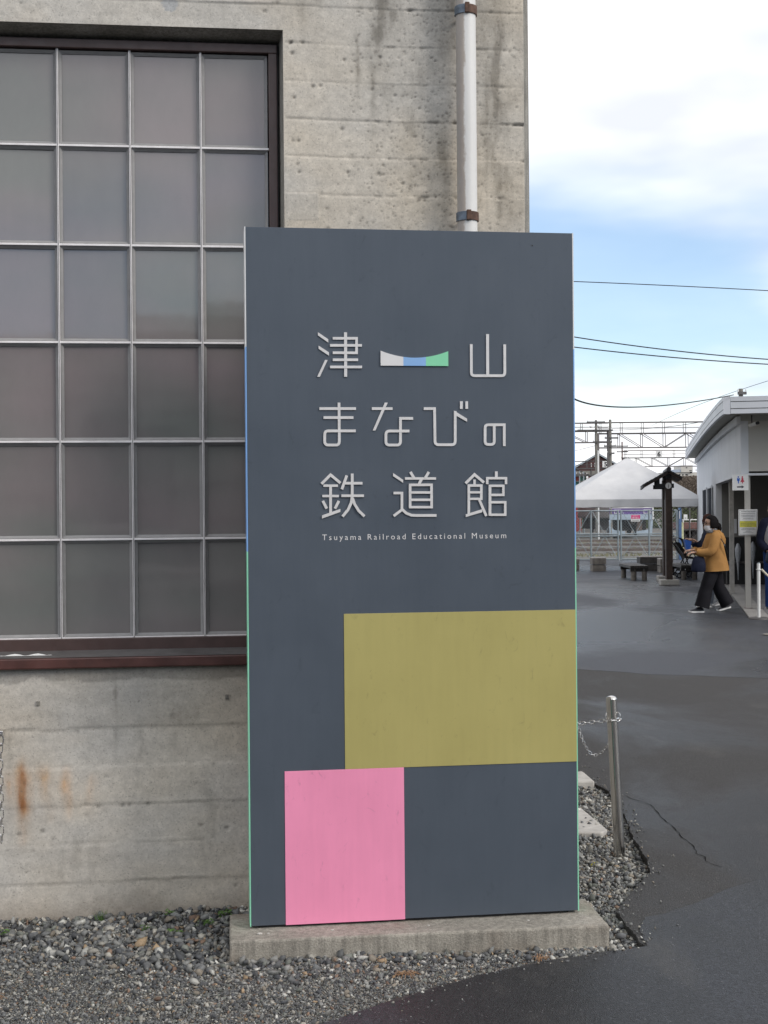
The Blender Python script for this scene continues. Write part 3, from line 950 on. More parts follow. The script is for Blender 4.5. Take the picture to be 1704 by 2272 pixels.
GLYPHS = {
'tsu':[('p',0,[(0.2658,2.2664),(0.3036,2.2408),(0.3035,2.2288),(0.2657,2.2549)]),('p',0,[(0.2678,2.217),(0.3057,2.1929),(0.3055,2.1804),(0.2677,2.2056)]),('p',0,[(0.2909,2.1648),(0.3009,2.1649),(0.2714,2.1029),(0.2614,2.1028)]),('l',0.011,[(0.3675,2.2668),(0.3666,2.1034)]),('l',0.0095,[(0.3201,2.2444),(0.4081,2.2452),(0.4076,2.1917),(0.3197,2.1915)]),('l',0.0095,[(0.3099,2.2184),(0.4275,2.2193)]),('l',0.0095,[(0.3194,2.1655),(0.4129,2.1662)]),('l',0.0095,[(0.3092,2.139),(0.4273,2.1397)])],
'yama':[('l',0.011,[(0.9002,2.2653),(0.8994,2.1142)]),('l',0.01,[(0.8379,2.2273),(0.8375,2.122),(0.8382,2.1167),(0.8405,2.1129),(0.8444,2.1106),(0.8498,2.1099),(0.9522,2.1104),(0.9577,2.1112),(0.9616,2.1135),(0.9639,2.1174),(0.9647,2.1227),(0.9652,2.2274)])],
'ma':[('l',0.01,[(0.3412,2.0083),(0.3413,1.8659),(0.3405,1.86),(0.338,1.8558),(0.3337,1.8533),(0.3278,1.8525),(0.3007,1.8525),(0.2948,1.8534),(0.2906,1.8559),(0.2881,1.8601),(0.2873,1.866),(0.2876,1.891),(0.2885,1.8968),(0.291,1.9011),(0.2953,1.9036),(0.3012,1.9044),(0.4021,1.9044)]),('l',0.01,[(0.2689,1.9862),(0.4038,1.9865)]),('l',0.01,[(0.2836,1.9533),(0.394,1.9534)])],
'na':[('l',0.01,[(0.4628,1.9866),(0.5398,1.9867)]),('p',0,[(0.5111,2.0088),(0.5222,2.0088),(0.4753,1.9059),(0.4652,1.9059)]),('l',0.01,[(0.6162,1.9506),(0.5689,1.9506),(0.5682,1.8657),(0.5673,1.8597),(0.5647,1.8555),(0.5604,1.8529),(0.5544,1.8521),(0.5275,1.8522),(0.5215,1.853),(0.5172,1.8556),(0.5147,1.8598),(0.5139,1.8657),(0.5141,1.8903),(0.515,1.8962),(0.5176,1.9005),(0.5219,1.903),(0.5279,1.9039),(0.6021,1.9038)])],
'bi':[('l',0.01,[(0.6568,1.987),(0.6972,1.987),(0.698,1.8665),(0.6989,1.8605),(0.7015,1.8563),(0.7059,1.8537),(0.7119,1.8529),(0.7601,1.8528),(0.7662,1.8536),(0.7705,1.8562),(0.7732,1.8604),(0.7741,1.8664),(0.7751,1.9781)]),('p',0,[(0.7699,1.9801),(0.8196,1.9498),(0.8195,1.9382),(0.7698,1.966)]),('p',0,[(0.7934,2.0145),(0.8036,2.0146),(0.8034,1.9862),(0.7931,1.9862)]),('p',0,[(0.8139,2.0146),(0.8237,2.0146),(0.8235,1.9863),(0.8137,1.9863)])],
'no':[('l',0.01,[(0.9603,1.8474),(0.961,1.9271),(0.9004,1.9271),(0.8949,1.9263),(0.891,1.9241),(0.8887,1.9203),(0.8879,1.9149),(0.8874,1.8658),(0.8882,1.8604),(0.8905,1.8566),(0.8943,1.8543),(0.8997,1.8536),(0.9096,1.8536),(0.915,1.8543),(0.9189,1.8566),(0.9213,1.8604),(0.9221,1.8657),(0.9226,1.9236)])],
'tetsu':[('l',0.01,[(0.274,1.71),(0.3078,1.7432),(0.3442,1.7126)]),('l',0.009,[(0.281,1.7034),(0.3346,1.7031)]),('l',0.01,[(0.3075,1.7048),(0.3066,1.601)]),('l',0.009,[(0.2766,1.6656),(0.3377,1.6651)]),('l',0.01,[(0.2785,1.6476),(0.2927,1.6191)]),('l',0.01,[(0.3376,1.6472),(0.3228,1.6188)]),('p',0,[(0.275,1.5943),(0.3429,1.6177),(0.3428,1.6067),(0.2749,1.5828)]),('l',0.01,[(0.3675,1.7404),(0.349,1.6896)]),('l',0.01,[(0.3877,1.7473),(0.387,1.6613)]),('l',0.0095,[(0.3587,1.712),(0.4252,1.7116)]),('l',0.0095,[(0.3468,1.6661),(0.4303,1.6655)]),('l',0.01,[(0.387,1.6633),(0.3827,1.6393),(0.371,1.6144),(0.3502,1.5896)]),('l',0.01,[(0.3879,1.6568),(0.3958,1.6342),(0.4107,1.6101),(0.4317,1.5899)])],
'dou':[('p',0,[(0.5398,1.7487),(0.5771,1.7234),(0.577,1.7123),(0.5397,1.7371)]),('l',0.0095,[(0.5407,1.6748),(0.5721,1.6746),(0.5716,1.6128)]),('l',0.0095,[(0.5716,1.6128),(0.5404,1.59)]),('l',0.01,[(0.5726,1.6138),(0.5878,1.6001),(0.607,1.5924),(0.6233,1.5913),(0.701,1.5906)]),('l',0.009,[(0.5838,1.7284),(0.7006,1.7278)]),('l',0.01,[(0.6043,1.7524),(0.6184,1.7292)]),('l',0.01,[(0.6737,1.7521),(0.6592,1.729)]),('l',0.01,[(0.6459,1.726),(0.6361,1.707)]),('l',0.0095,[(0.6022,1.6216),(0.6029,1.7046),(0.683,1.7042),(0.6828,1.621)]),('l',0.009,[(0.5981,1.6222),(0.6874,1.6215)]),('l',0.009,[(0.6027,1.6765),(0.6828,1.6759)]),('l',0.009,[(0.6024,1.6493),(0.6825,1.6487)])],
'kan':[('l',0.01,[(0.8118,1.709),(0.8461,1.7418),(0.882,1.7117)]),('l',0.009,[(0.8459,1.723),(0.8458,1.7033)]),('l',0.0095,[(0.8711,1.6499),(0.8715,1.7006),(0.8241,1.7009),(0.8232,1.5956)]),('l',0.0085,[(0.8239,1.6756),(0.8713,1.6753)]),('l',0.0085,[(0.8237,1.6513),(0.8758,1.6509)]),('l',0.0095,[(0.8623,1.65),(0.8892,1.5869)]),('p',0,[(0.8113,1.5937),(0.8739,1.6124),(0.8738,1.6013),(0.8112,1.5836)]),('l',0.01,[(0.9289,1.753),(0.9287,1.7287)]),('l',0.009,[(0.8938,1.7055),(0.894,1.7278),(0.9655,1.7275),(0.9653,1.7051)]),('l',0.01,[(0.9041,1.7034),(0.9031,1.5873)]),('l',0.009,[(0.9041,1.6994),(0.9549,1.6991),(0.9546,1.6651),(0.9038,1.6654)]),('l',0.009,[(0.9036,1.638),(0.9616,1.6376),(0.9612,1.5909),(0.9032,1.5914)])],
}



def ribbon(pts, w_):
    P = [Vector(p) for p in pts]
    n_ = len(P)
    Lf, Rt = [], []
    for i in range(n_):
        if i == 0:
            d = (P[1] - P[0]).normalized()
            nn, k = Vector((-d.y, d.x)), 1
        elif i == n_ - 1:
            d = (P[-1] - P[-2]).normalized()
            nn, k = Vector((-d.y, d.x)), 1
        else:
            d0_, d1_ = (P[i] - P[i - 1]).normalized(), (P[i + 1] - P[i]).normalized()
            t = (d0_ + d1_).normalized()
            nn = Vector((-t.y, t.x))
            k = min(1 / max(.3, nn.dot(Vector((-d0_.y, d0_.x)))), 2)
        Lf.append(P[i] + nn * w_ * .5 * k)
        Rt.append(P[i] - nn * w_ * .5 * k)
    return Lf, Rt


for gname, strokes in GLYPHS.items():
    b = MB(PP)
    for k, (kind, w_, pts_) in enumerate(strokes):
        d1 = .0042 + .00025 * k
        if kind == 'p':
            b.poly(pts_, lambda p: (p[0], .0008, p[1]), lambda p: (p[0], d1, p[1]))
        else:
            A, B = ribbon(pts_, w_)
            for i in range(len(A) - 1):
                q = [A[i], A[i + 1], B[i + 1], B[i]]
                d2 = d1 + .00004 * i
                vs_ = [(p.x, .0008, p.y) for p in q] + [(p.x, d2, p.y) for p in q]
                fs = [(3, 2, 1, 0), (4, 5, 6, 7), (0, 1, 5, 4), (2, 3, 7, 6)]
                if i == 0:
                    fs.append((3, 0, 4, 7))
                if i == len(A) - 2:
                    fs.append((1, 2, 6, 5))
                b.add(vs_, fs)
    b.build('character', M['letter'], sg)


def text(body, size, xf, mat, name, parent, width=None, depth=.0012, space=1.0, align='CENTER', bold=0.0):
    cu = bpy.data.curves.new(name, 'FONT')
    cu.body = body
    cu.size = size
    cu.align_x = align
    cu.space_character = space
    cu.resolution_u = 3
    cu.offset = bold * size
    to = bpy.data.objects.new('text_tmp', cu)
    col.objects.link(to)
    dg = bpy.context.evaluated_depsgraph_get()
    me_ = bpy.data.meshes.new_from_object(to.evaluated_get(dg))
    bpy.data.objects.remove(to)
    xs = [v.co.x for v in me_.vertices]
    if not xs:
        return None
    kx = 1.0
    if width:
        kx = width / (max(xs) - min(xs))
    x0 = (min(xs) + max(xs)) / 2
    b = MB()
    V = [(v.co.x, v.co.y) for v in me_.vertices]
    fs = [tuple(p.vertices) for p in me_.polygons]
    b.add([xf((p[0] - x0) * kx, p[1], depth) for p in V], fs)
    return b.build(name, mat, parent, fix=False)


text('Tsuyama Railroad Educational Museum', .0300, lambda x, y, d: PP(.6203 + x, d, 1.5035 + y), M['l_white'], 'lettering', sg, width=.690, space=1.42, bold=-.001)

# ------------------------------------------------------------------ gravel bed
def inpoly(px, py, poly):
    ins = np.zeros(px.shape, bool)
    n_ = len(poly)
    for i in range(n_):
        x0, y0 = poly[i]
        x1, y1 = poly[(i + 1) % n_]
        if y0 == y1:
            continue
        cnd = (y0 > py) != (y1 > py)
        xi = (x1 - x0) * (py - y0) / (y1 - y0) + x0
        ins ^= cnd & (px < xi)
    return ins


def wall_y(x):
    return WY + (x - WX) * .111


def gheight(x, y):
    """lie of the gravel: banked up to the wall, hollow where feet cross in front"""
    h = (fbm(x, y, 1.6, 201, 4) - .5) * .022 + .007
    near_wall = np.clip(1 - (wall_y(x) - y) / .5, 0, 1) * (x < .62)
    h += .018 * near_wall * np.clip((x + 1.2) / 1.2, 0, 1) + .006 * near_wall
    ex = np.array([p[0] for p in E1])
    return h


# bed surface
xs = np.linspace(-3.2, 1.4, 185)
ys = np.linspace(2.6, 12.0, 300)
bx, by = np.meshgrid(xs, ys, indexing='ij')
bz = gheight(bx, by)
fin = inpoly(bx, by, E1 + [(-12, 30), (1.02, 30)])
b = MB()
nX, nY = bx.shape
vs_ = np.stack([bx, by, np.where(fin, bz, np.minimum(bz, .006))], -1).reshape(-1, 3)
fs = [(i * nY + j, (i + 1) * nY + j, (i + 1) * nY + j + 1, i * nY + j + 1) for i in range(nX - 1) for j in range(nY - 1)]
b.v, b.f = [tuple(p) for p in vs_], fs
o = b.build('gravel_bed', M['fines'], fix=False, smooth=True)
tag(o, kind='structure')

t_ = (1 + 5 ** .5) / 2
ico = np.array([(-1, t_, 0), (1, t_, 0), (-1, -t_, 0), (1, -t_, 0), (0, -1, t_), (0, 1, t_), (0, -1, -t_), (0, 1, -t_), (t_, 0, -1), (t_, 0, 1), (-t_, 0, -1), (-t_, 0, 1)])
ico /= np.linalg.norm(ico[0])
icof = np.array([(0, 11, 5), (0, 5, 1), (0, 1, 7), (0, 7, 10), (0, 10, 11), (1, 5, 9), (5, 11, 4), (11, 10, 2), (10, 7, 6), (7, 1, 8), (3, 9, 4), (3, 4, 2), (3, 2, 6), (3, 6, 8), (3, 8, 9), (4, 9, 5), (2, 4, 11), (6, 2, 10), (8, 6, 7), (9, 8, 1)])
PAL = np.array([(.105, .102, .10), (.145, .142, .135), (.195, .188, .172), (.26, .245, .22), (.07, .07, .072), (.33, .30, .25), (.23, .19, .145), (.20, .125, .085), (.50, .47, .41), (.155, .155, .13), (.32, .22, .13)])
PRB = np.array([.16, .16, .13, .10, .15, .075, .065, .035, .05, .055, .02])
PRB = PRB / PRB.sum()
PRB_R = np.array([.13, .14, .16, .15, .09, .11, .09, .02, .06, .04, .01])
PRB_R = PRB_R / PRB_R.sum()


octv = np.array([(1, 0, 0), (-1, 0, 0), (0, 1, 0), (0, -1, 0), (0, 0, 1), (0, 0, -1)], float)
octf = np.array([(0, 2, 4), (2, 1, 4), (1, 3, 4), (3, 0, 4), (2, 0, 5), (1, 2, 5), (3, 1, 5), (0, 3, 5)])


def stones(name, x, y, size, lift, seed, prob=PRB, tone=1.0, tiny=False):
    r = np.random.default_rng(seed)
    n_ = len(x)
    base, icof_ = (octv, octf) if tiny else (ico, icof)
    k = len(base)
    sh = base[None] * (1 + r.uniform(-.36, .30, (n_, k, 1))) + r.uniform(-.16, .16, (n_, k, 3))
    ax = np.stack([r.uniform(.85, 1.5, n_), r.uniform(.55, 1.05, n_), r.uniform(.40, .8, n_)], -1)
    sh = sh * ax[:, None, :] * (size * .5)[:, None, None]
    q = r.normal(size=(n_, 4))
    q[:, 1:3] *= .45
    q /= np.linalg.norm(q, axis=1)[:, None]
    w0, x0, y0, z0 = q.T
    Rm = np.stack([np.stack([1 - 2 * (y0 * y0 + z0 * z0), 2 * (x0 * y0 - z0 * w0), 2 * (x0 * z0 + y0 * w0)], -1),
                   np.stack([2 * (x0 * y0 + z0 * w0), 1 - 2 * (x0 * x0 + z0 * z0), 2 * (y0 * z0 - x0 * w0)], -1),
                   np.stack([2 * (x0 * z0 - y0 * w0), 2 * (y0 * z0 + x0 * w0), 1 - 2 * (x0 * x0 + y0 * y0)], -1)], 1)
    v = np.einsum('nij,nkj->nki', Rm, sh)
    v[:, :, 0] += x[:, None]
    v[:, :, 1] += y[:, None]
    v[:, :, 2] += (gheight(x, y) + lift * size)[:, None]
    ci = r.choice(len(PAL), n_, p=prob)
    c = PAL[ci] * np.array([.93, .98, 1.04]) * r.uniform(.6, 1.2, (n_, 1)) * tone * 1.02
    F_ = (icof_[None] + (np.arange(n_) * k)[:, None, None]).reshape(-1, 3)
    me = bpy.data.meshes.new(name)
    me.vertices.add(n_ * k)
    me.vertices.foreach_set('co', v.astype(np.float32).ravel())
    me.loops.add(F_.size)
    me.loops.foreach_set('vertex_index', F_.astype(np.int32).ravel())
    me.polygons.add(len(F_))
    me.polygons.foreach_set('loop_start', np.arange(0, F_.size, 3, dtype=np.int32))
    me.polygons.foreach_set('loop_total', np.full(len(F_), 3, dtype=np.int32))
    me.update(calc_edges=True)
    at_ = me.color_attributes.new('tone', 'FLOAT_COLOR', 'POINT')
    cc_ = np.repeat(np.concatenate([c, np.ones((n_, 1))], 1), k, 0)
    at_.data.foreach_set('color', cc_.astype(np.float32).ravel())
    me.materials.append(M['stone'])
    o = bpy.data.objects.new(name, me)
    col.objects.link(o)
    ORG[o.name] = Vector((0, 0, 0))
    return o


M['stone'] = vcol('gravel_stone', 'tone', .75, 90, .3, .0015, 220)
slab_poly = [FL, FR, BRr, BL]


def scatter(n_, x0, x1, y0, y1, seed):
    r = np.random.default_rng(seed)
    x, y = r.uniform(x0, x1, n_), r.uniform(y0, y1, n_)
    edge_in = E1 + [(-12, 30), (1.02, 30)]
    k = inpoly(x, y, edge_in) & (y < wall_y(x) + .01 + 99 * (x > .60)) & ~inpoly(x, y, slab_poly)
    return x[k], y[k], r


# coarse stones by the wall on the left
x, y, r = scatter(36000, -2.0, .62, 4.2, 5.5, 301)
pw = np.clip((y - 4.55 - .12 * np.sin(x * 3)) / .35, 0, 1)
k = r.random(len(x)) < (.10 + .9 * pw) * .85
x, y, pw = x[k], y[k], pw[k]
sz = .006 + r.gamma(2.2, .0038, len(x)) * (.45 + .75 * pw)
big = r.random(len(x)) < .028 * pw
sz = np.where(big, r.uniform(.022, .040, len(x)), sz)
sz = np.clip(sz, .006, .046)
tag(stones('gravel_coarse', x, y, sz, r.uniform(.05, .55, len(x)), 302), 'loose coarse grey gravel against the foot of the concrete wall', 'gravel', kind='stuff')
# fine chippings in front
x, y, r = scatter(62000, -2.0, 1.0, 3.6, 5.0, 311)
k = r.random(len(x)) < np.clip(.50 + 1.1 * fbm(x, y, 2.4, 312, 3) ** 1.4, 0, 1)
x, y = x[k], y[k]
sz = np.clip(.0045 + r.gamma(1.7, .0026, len(x)), .004, .026)
tag(stones('gravel_fine', x, y, sz, r.uniform(.0, .45, len(x)), 313), 'fine grey chippings trodden into sand in front of the plinth', 'gravel', kind='stuff')
# grit between the chippings
x, y, r = scatter(150000, -1.75, .95, 3.9, 5.2, 331)
k = r.random(len(x)) < np.clip(1.15 - (y - 4.5) * 1.6, .15, 1)
x, y = x[k], y[k]
sz = r.uniform(.0028, .0068, len(x))
tag(stones('gravel_grit', x, y, sz, r.uniform(.1, .6, len(x)), 332, PRB_R, 1.12, True), 'fine grit and sand worked in among the grey chippings', 'gravel', kind='stuff')
# strip beside the building, right of the sign
x, y, r = scatter(44000, .55, 1.35, 4.7, 9.5, 321)
k = r.random(len(x)) < np.clip(1.25 - (y - 5) * .17, .3, 1)
x, y = x[k], y[k]
sz = np.clip(.006 + r.gamma(2.0, .0036, len(x)), .005, .034)
tag(stones('gravel_strip', x, y, sz, r.uniform(.05, .6, len(x)), 322, PRB_R, 1.1), 'mixed gravel strip between the sign and the asphalt edge', 'gravel', kind='stuff')

# stones kicked out over the asphalt edge
r = np.random.default_rng(351)
ei = r.integers(0, len(E1) - 1, 900)
ep = np.array(E1)[ei]
ev = np.array(E1)[ei + 1] - ep
en = np.stack([-ev[:, 1], ev[:, 0]], -1) / (np.linalg.norm(ev, axis=1)[:, None] + 1e-9)
off = r.exponential(.035, 900)
sx_ = ep + en * off[:, None]
k = ~inpoly(sx_[:, 0], sx_[:, 1], E1 + [(-12, 30), (1.02, 30)]) & (sx_[:, 1] < 9) & (sx_[:, 0] > -1.5)
sx_ = sx_[k]
sz = r.uniform(.003, .013, len(sx_))
lf = (GZ + .003 - gheight(sx_[:, 0], sx_[:, 1])) / sz + .2
tag(stones('spilled_gravel', sx_[:, 0], sx_[:, 1], sz, lf, 352, PRB_R), 'loose stones spilled over the asphalt edge', 'gravel', kind='stuff')

# weeds at the foot of the wall
M['weed'] = plain('weed_leaf', (.075, .15, .03), .6, 0, .4, 60)
M['weed_y'] = plain('yellow_weed_leaf', (.30, .27, .03), .6, 0, .3, 60)
M['needle'] = plain('dry_pine_needle', (.30, .17, .09), .7, 0, .3, 40)


def weed(loc, rad_, n_, label, seed, mat='weed', spiky=False):
    r = random.Random(seed)
    x0, y0 = loc
    z0 = float(gheight(np.array([x0]), np.array([y0]))[0]) + .002
    t = root('weed', (x0, y0, z0), label, 'weed', 'weeds in the gravel')
    b = MB()
    for i in range(n_):
        a, q = r.uniform(0, 6.28), r.random() ** .6 * rad_
        px, py = x0 + math.cos(a) * q, y0 + math.sin(a) * q * .7
        if spiky:
            l_ = r.uniform(.02, .05)
            a2 = r.uniform(0, 6.28)
            tip = (px + math.cos(a2) * l_ * .5, py + math.sin(a2) * l_ * .5, z0 + l_)
            b.add([(px - .0014, py, z0), (px + .0014, py, z0), tip], [(0, 1, 2)])
        else:
            l_ = r.uniform(.005, .010)
            z_ = z0 + r.uniform(.004, .026)
            nn = Vector((r.uniform(-1, 1), r.uniform(-1, 1), 1.6)).normalized()
            uu = nn.orthogonal().normalized()
            v2 = nn.cross(uu)
            c = Vector((px, py, z_))
            b.add([c - uu * l_, c + v2 * l_ * .55, c + uu * l_, c - v2 * l_ * .55], [(0, 1, 2, 3)])
    b.build('leaves', M[mat], t, fix=False)
    MB().tube([(x0, y0, z0 - .01), (x0 + .004, y0, z0 + .012)], .002, 5).build('stem', M[mat], t)


weed((-1.12, 5.295), .018, 40, 'small feathery green weed against the wall below the rust stains', 1, 'weed', True)
weed((-1.44, 5.12), .022, 34, 'low yellow green weed in the gravel at the far left', 2)
weed((-.70, 5.20), .045, 60, 'patch of small leaved weeds in shaded gravel left of the plinth', 3)
weed((-.80, 5.10), .035, 40, 'sprawling little weed among dark stones left of the plinth', 4)
weed((-.64, 5.30), .030, 60, 'leafy weed tuft in the corner behind the plinth', 5)
weed((-.86, 5.33), .02, 30, 'tiny weed touching the wall left of the plinth corner', 6)
weed((-.92, 5.16), .02, 22, 'pale weed sprig between the coarse stones', 7)
weed((.93, 6.05), .018, 16, 'yellow weed by the foot of the stainless post', 8, 'weed_y')


def needles(loc, label, seed):
    r = random.Random(seed)
    z0 = float(gheight(np.array([loc[0]]), np.array([loc[1]]))[0]) + .010
    t = root('pine_needle_clump', (loc[0], loc[1], z0), label, 'pine needles', 'dry pine needles on the gravel')
    b = MB()
    for i in range(24):
        a = r.uniform(0, 6.28)
        q = r.uniform(.02, .05)
        cx_, cy_ = loc[0] + r.uniform(-.02, .02), loc[1] + r.uniform(-.012, .012)
        b.tube([(cx_, cy_, z0), (cx_ + math.cos(a) * q * .5, cy_ + math.sin(a) * q * .5, z0 + r.uniform(.002, .014)), (cx_ + math.cos(a) * q, cy_ + math.sin(a) * q, z0 - .003)], .0009, 4)
    b.build('needles', M['needle'], t, fix=False)


needles((.06, 4.635), 'dry brown pine needles on gravel below the middle of the plinth', 1)
needles((.545, 4.80), 'dry brown pine needles on gravel near the right end of the plinth', 2)
needles((-1.32, 4.46), 'withered straw and needles on the gravel at the far left', 3)

# kerb pieces lying in the strip
kb1 = root('concrete_block', (1.10, 7.85, 0), 'small concrete block half hidden behind the sign by the asphalt edge', 'block')
MB().cbox((1.06, 7.87, .015), (.24, .30, .09), rz=.08).build('block', M['conc_pale'], kb1, bevel=.01)
kb2 = root('concrete_kerb', (.95, 6.9, 0), 'broken concrete kerb slab lying in the gravel behind the sign', 'kerb')
MB().poly([(.70, 6.62), (1.05, 6.60), (1.088, 6.66), (1.03, 7.16), (.80, 7.2)], lambda p: (p[0], p[1], -.02), lambda p: (p[0], p[1], .034)).build('slab', M['conc_pale'], kb2, bevel=.008)
MB().poly([(.72, 6.80), (.93, 6.90), (.98, 7.14), (.78, 7.18)], lambda p: (p[0], p[1], .034), lambda p: (p[0], p[1], .062)).build('broken_top', M['cast'], kb2, bevel=.006)

# stainless post and its chains
bo = root('stainless_post', (1.073, 6.23, -.01), 'leaning stainless steel bollard post in the gravel strip beside the sign', 'bollard')
ptop, pbot = Vector((1.041, 6.235, .735)), Vector((1.074, 6.23, -.05))
pdir = (ptop - pbot).normalized()
MB().tube([pbot, ptop], .0252, 40).build('post', M['steel'], bo, smooth=True)
cap = [ptop + pdir * (.0155 * math.sin(a)) for a in (0.02, .35, .7, 1.05, 1.35, 1.54)]
MB().tube(cap, [.0254 * math.cos(a) for a in (0.02, .35, .7, 1.05, 1.35, 1.54)], 40).build('domed_cap', M['steel'], bo, smooth=True)
rc = pbot.lerp(ptop, .885)
for sx_ in (-1, 1):
    cc_ = rc + Vector((sx_ * .027, -.008, .012))
    MB().tube([cc_ + Vector((sx_ * .006 * math.cos(a), -.012 * math.cos(a), .017 * math.sin(a))) for a in [i * math.pi / 8 for i in range(16)]], .002, 6, closed=True).build('eye_ring', M['chain'], bo, smooth=True)
ch = root('barrier_chain', (.98, 6.24, .62), 'steel chain wrapped round the stainless post and pulled behind the sign', 'chain')
wrap = [rc + Vector((.034 * math.cos(a), -.034 * math.sin(a), -.006 + .012 * math.cos(a))) for a in [rad(q) for q in range(185, -10, -12)][::-1]]
wrap = [rc + Vector((.033 * math.cos(rad(q)), -.033 * math.sin(rad(q)), .004 * math.cos(rad(q)) - .004)) for q in range(-10, 181, 12)]
path = wrap + [Vector((.90, 6.27, .617)), Vector((.72, 6.33, .60)), Vector((.50, 6.40, .60))]
chain_links(path, .0225, .0075, .0021, M['chain'], ch)
ch2 = root('slack_chain', (.97, 6.3, .46), 'slack chain loop drooping behind the stainless post', 'chain')
dip = [(1.045, 6.262, .60), (1.043, 6.27, .55), (1.032, 6.29, .512), (1.012, 6.31, .48), (.985, 6.315, .461), (.96, 6.31, .466), (.94, 6.30, .487), (.92, 6.29, .525), (.905, 6.285, .565), (.893, 6.28, .605), (.875, 6.275, .66), (.86, 6.275, .72)]
chain_links(dip, .0155, .0055, .0018, M['chain'], ch2)
# hidden further post that both chains run to
bo2 = root('chain_post', (.50, 6.42, 0), 'second stainless post hidden behind the sign holding the chain end', 'bollard')
MB().tube([(.50, 6.42, -.05), (.50, 6.42, .75)], .0252, 24).build('post', M['steel'], bo2, smooth=True)

# ------------------------------------------------------------------ white restroom building on the right
RB0 = Vector((5.60, 21.2, 0))
RD = Vector((.19, 1, 0)).normalized()          # along its long side, away from the forecourt
RN = Vector((RD.y, -RD.x, 0))                  # towards its right


def RP(u_, d, z):
    """u_ metres to the right of the left wall, d metres back from the front, z up"""
    p = RB0 + RD * d + RN * u_
    return (p.x, p.y, z)


rest = root('restroom_building', RP(0, 0, GZ), 'pale low restroom building with open porch and overhanging flat roof', 'building')
BEAM, TOP = 2.18, 3.02
DEPTH, PORCH = 16.8, 7.25
MB(RP).box((0, 0, BEAM), (.12, PORCH, TOP - .201)).box((0, PORCH, GZ), (.12, DEPTH, TOP - .201)).build('left_wall', M['wallpale'], rest)
MB(RP).box((.121, 0, BEAM + .03), (9, .12, TOP)).build('front_wall', M['wallbeige_lit'], rest)
MB(RP).box((.0, -.02, BEAM - .035), (9, .13, BEAM - .001)).build('beam_trim', M['wallpale'], rest)
MB(RP).box((-.01, .131, BEAM - .03), (.13, PORCH, BEAM - .002)).build('beam_trim', M['wallpale'], rest)
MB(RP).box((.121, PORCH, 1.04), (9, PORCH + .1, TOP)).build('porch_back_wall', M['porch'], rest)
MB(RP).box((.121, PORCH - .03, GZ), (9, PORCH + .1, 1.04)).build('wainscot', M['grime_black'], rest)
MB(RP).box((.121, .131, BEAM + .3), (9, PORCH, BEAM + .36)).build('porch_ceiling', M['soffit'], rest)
MB(RP).box((8.9, .13, GZ), (9, DEPTH, TOP)).box((.121, DEPTH - .1, GZ), (8.9, DEPTH, TOP)).build('rear_wall', M['wallpale'], rest)
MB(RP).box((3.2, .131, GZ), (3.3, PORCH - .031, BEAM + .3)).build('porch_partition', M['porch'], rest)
for d in (.12, 3.95):
    MB(RP).cbox((.105, d, (GZ + BEAM - .04) / 2), (.085, .085, BEAM - .04 - GZ)).build('porch_post', M['conc_pale'] if d > 1 else M['wallbeige_lit'], rest, bevel=.004)
MB(RP).cbox((.105, .12, GZ + .012), (.12, .12, .024)).build('post_foot', M['pole_rust'], rest)
# roof: fascia boards in lengths, soffit, trim; the eaves line rises gently over the middle of the building
OV, OF = .31, 1.0
Z0, Z1 = 3.05, 3.305


def bend(d):
    t = min(1, max(0, (d + OF) / (DEPTH + OF)))
    return .075 * math.sin(math.pi * t ** .72)


def RB(u_, d, z):
    p = RP(u_, d, z)
    return (p[0], p[1], p[2] + bend(d))


nf = 14
for i in range(nf):
    d0, d1 = -OF + .1 + i * (DEPTH + OF) / nf, -OF + .1 + (i + 1) * (DEPTH + OF) / nf
    MB(RB).box((-OV + .05, d0, Z0 + .03), (9.3, d1, Z1 - .02)).build('roof_sheet', M['roofmetal'], rest)
    MB(RB).box((-OV + .06, d0, Z0 + .015), (9.3, d1, Z0 + .0285)).build('soffit_board', M['soffit'], rest)
    MB(RB).box((-OV, d0, Z0), (-OV + .045, d1 - .012, Z1)).build('fascia', M['roofmetal'], rest)
    for zz in (Z0 + .06, Z1 - .07):
        MB(RB).box((-OV - .002, d0, zz), (-OV - .0005, d1 - .012, zz + .010)).build('fascia_line', M['wire'], rest)
    if d1 > 0:
        MB(RB).box((-.06, max(d0, -.06), TOP - .10), (-.001, d1, TOP + .02)).build('eaves_trim', M['wallpale'], rest)
        wh_ = MB(lambda u_, d, z: RB(u_, d, z) if z > TOP else RP(u_, d, z))
        wh_.box((.0, max(d0, 0), TOP - .2), (.118, min(d1, DEPTH), TOP + .04)).build('wall_head', M['wallpale'], rest)
for i in range(4):
    MB(RP).box((-OV + .1 + i * 2.4, -OF, Z0), (-OV + 2.485 + i * 2.4, -OF + .045, Z1)).build('fascia', M['roofmetal'], rest)
    for zz in (Z0 + .07, Z1 - .08):
        MB(RP).box((-OV + .1 + i * 2.4, -OF - .002, zz), (-OV + 2.485 + i * 2.4, -OF - .0005, zz + .010)).build('fascia_line', M['wire'], rest)
MB(RP).box((-OV - .003, -OF - .003, Z0 - .006), (-OV + .095, -OF + .095, Z1 + .006)).build('fascia_corner', M['roofmetal'], rest)
MB(RP).box((.001, -.07, TOP - .02), (9, -.001, TOP + .09)).build('eaves_trim', M['soffit'], rest)
MB(RP).box((.121, 0.001, TOP), (9, .119, TOP + .09)).build('wall_head', M['wallbeige_lit'], rest)
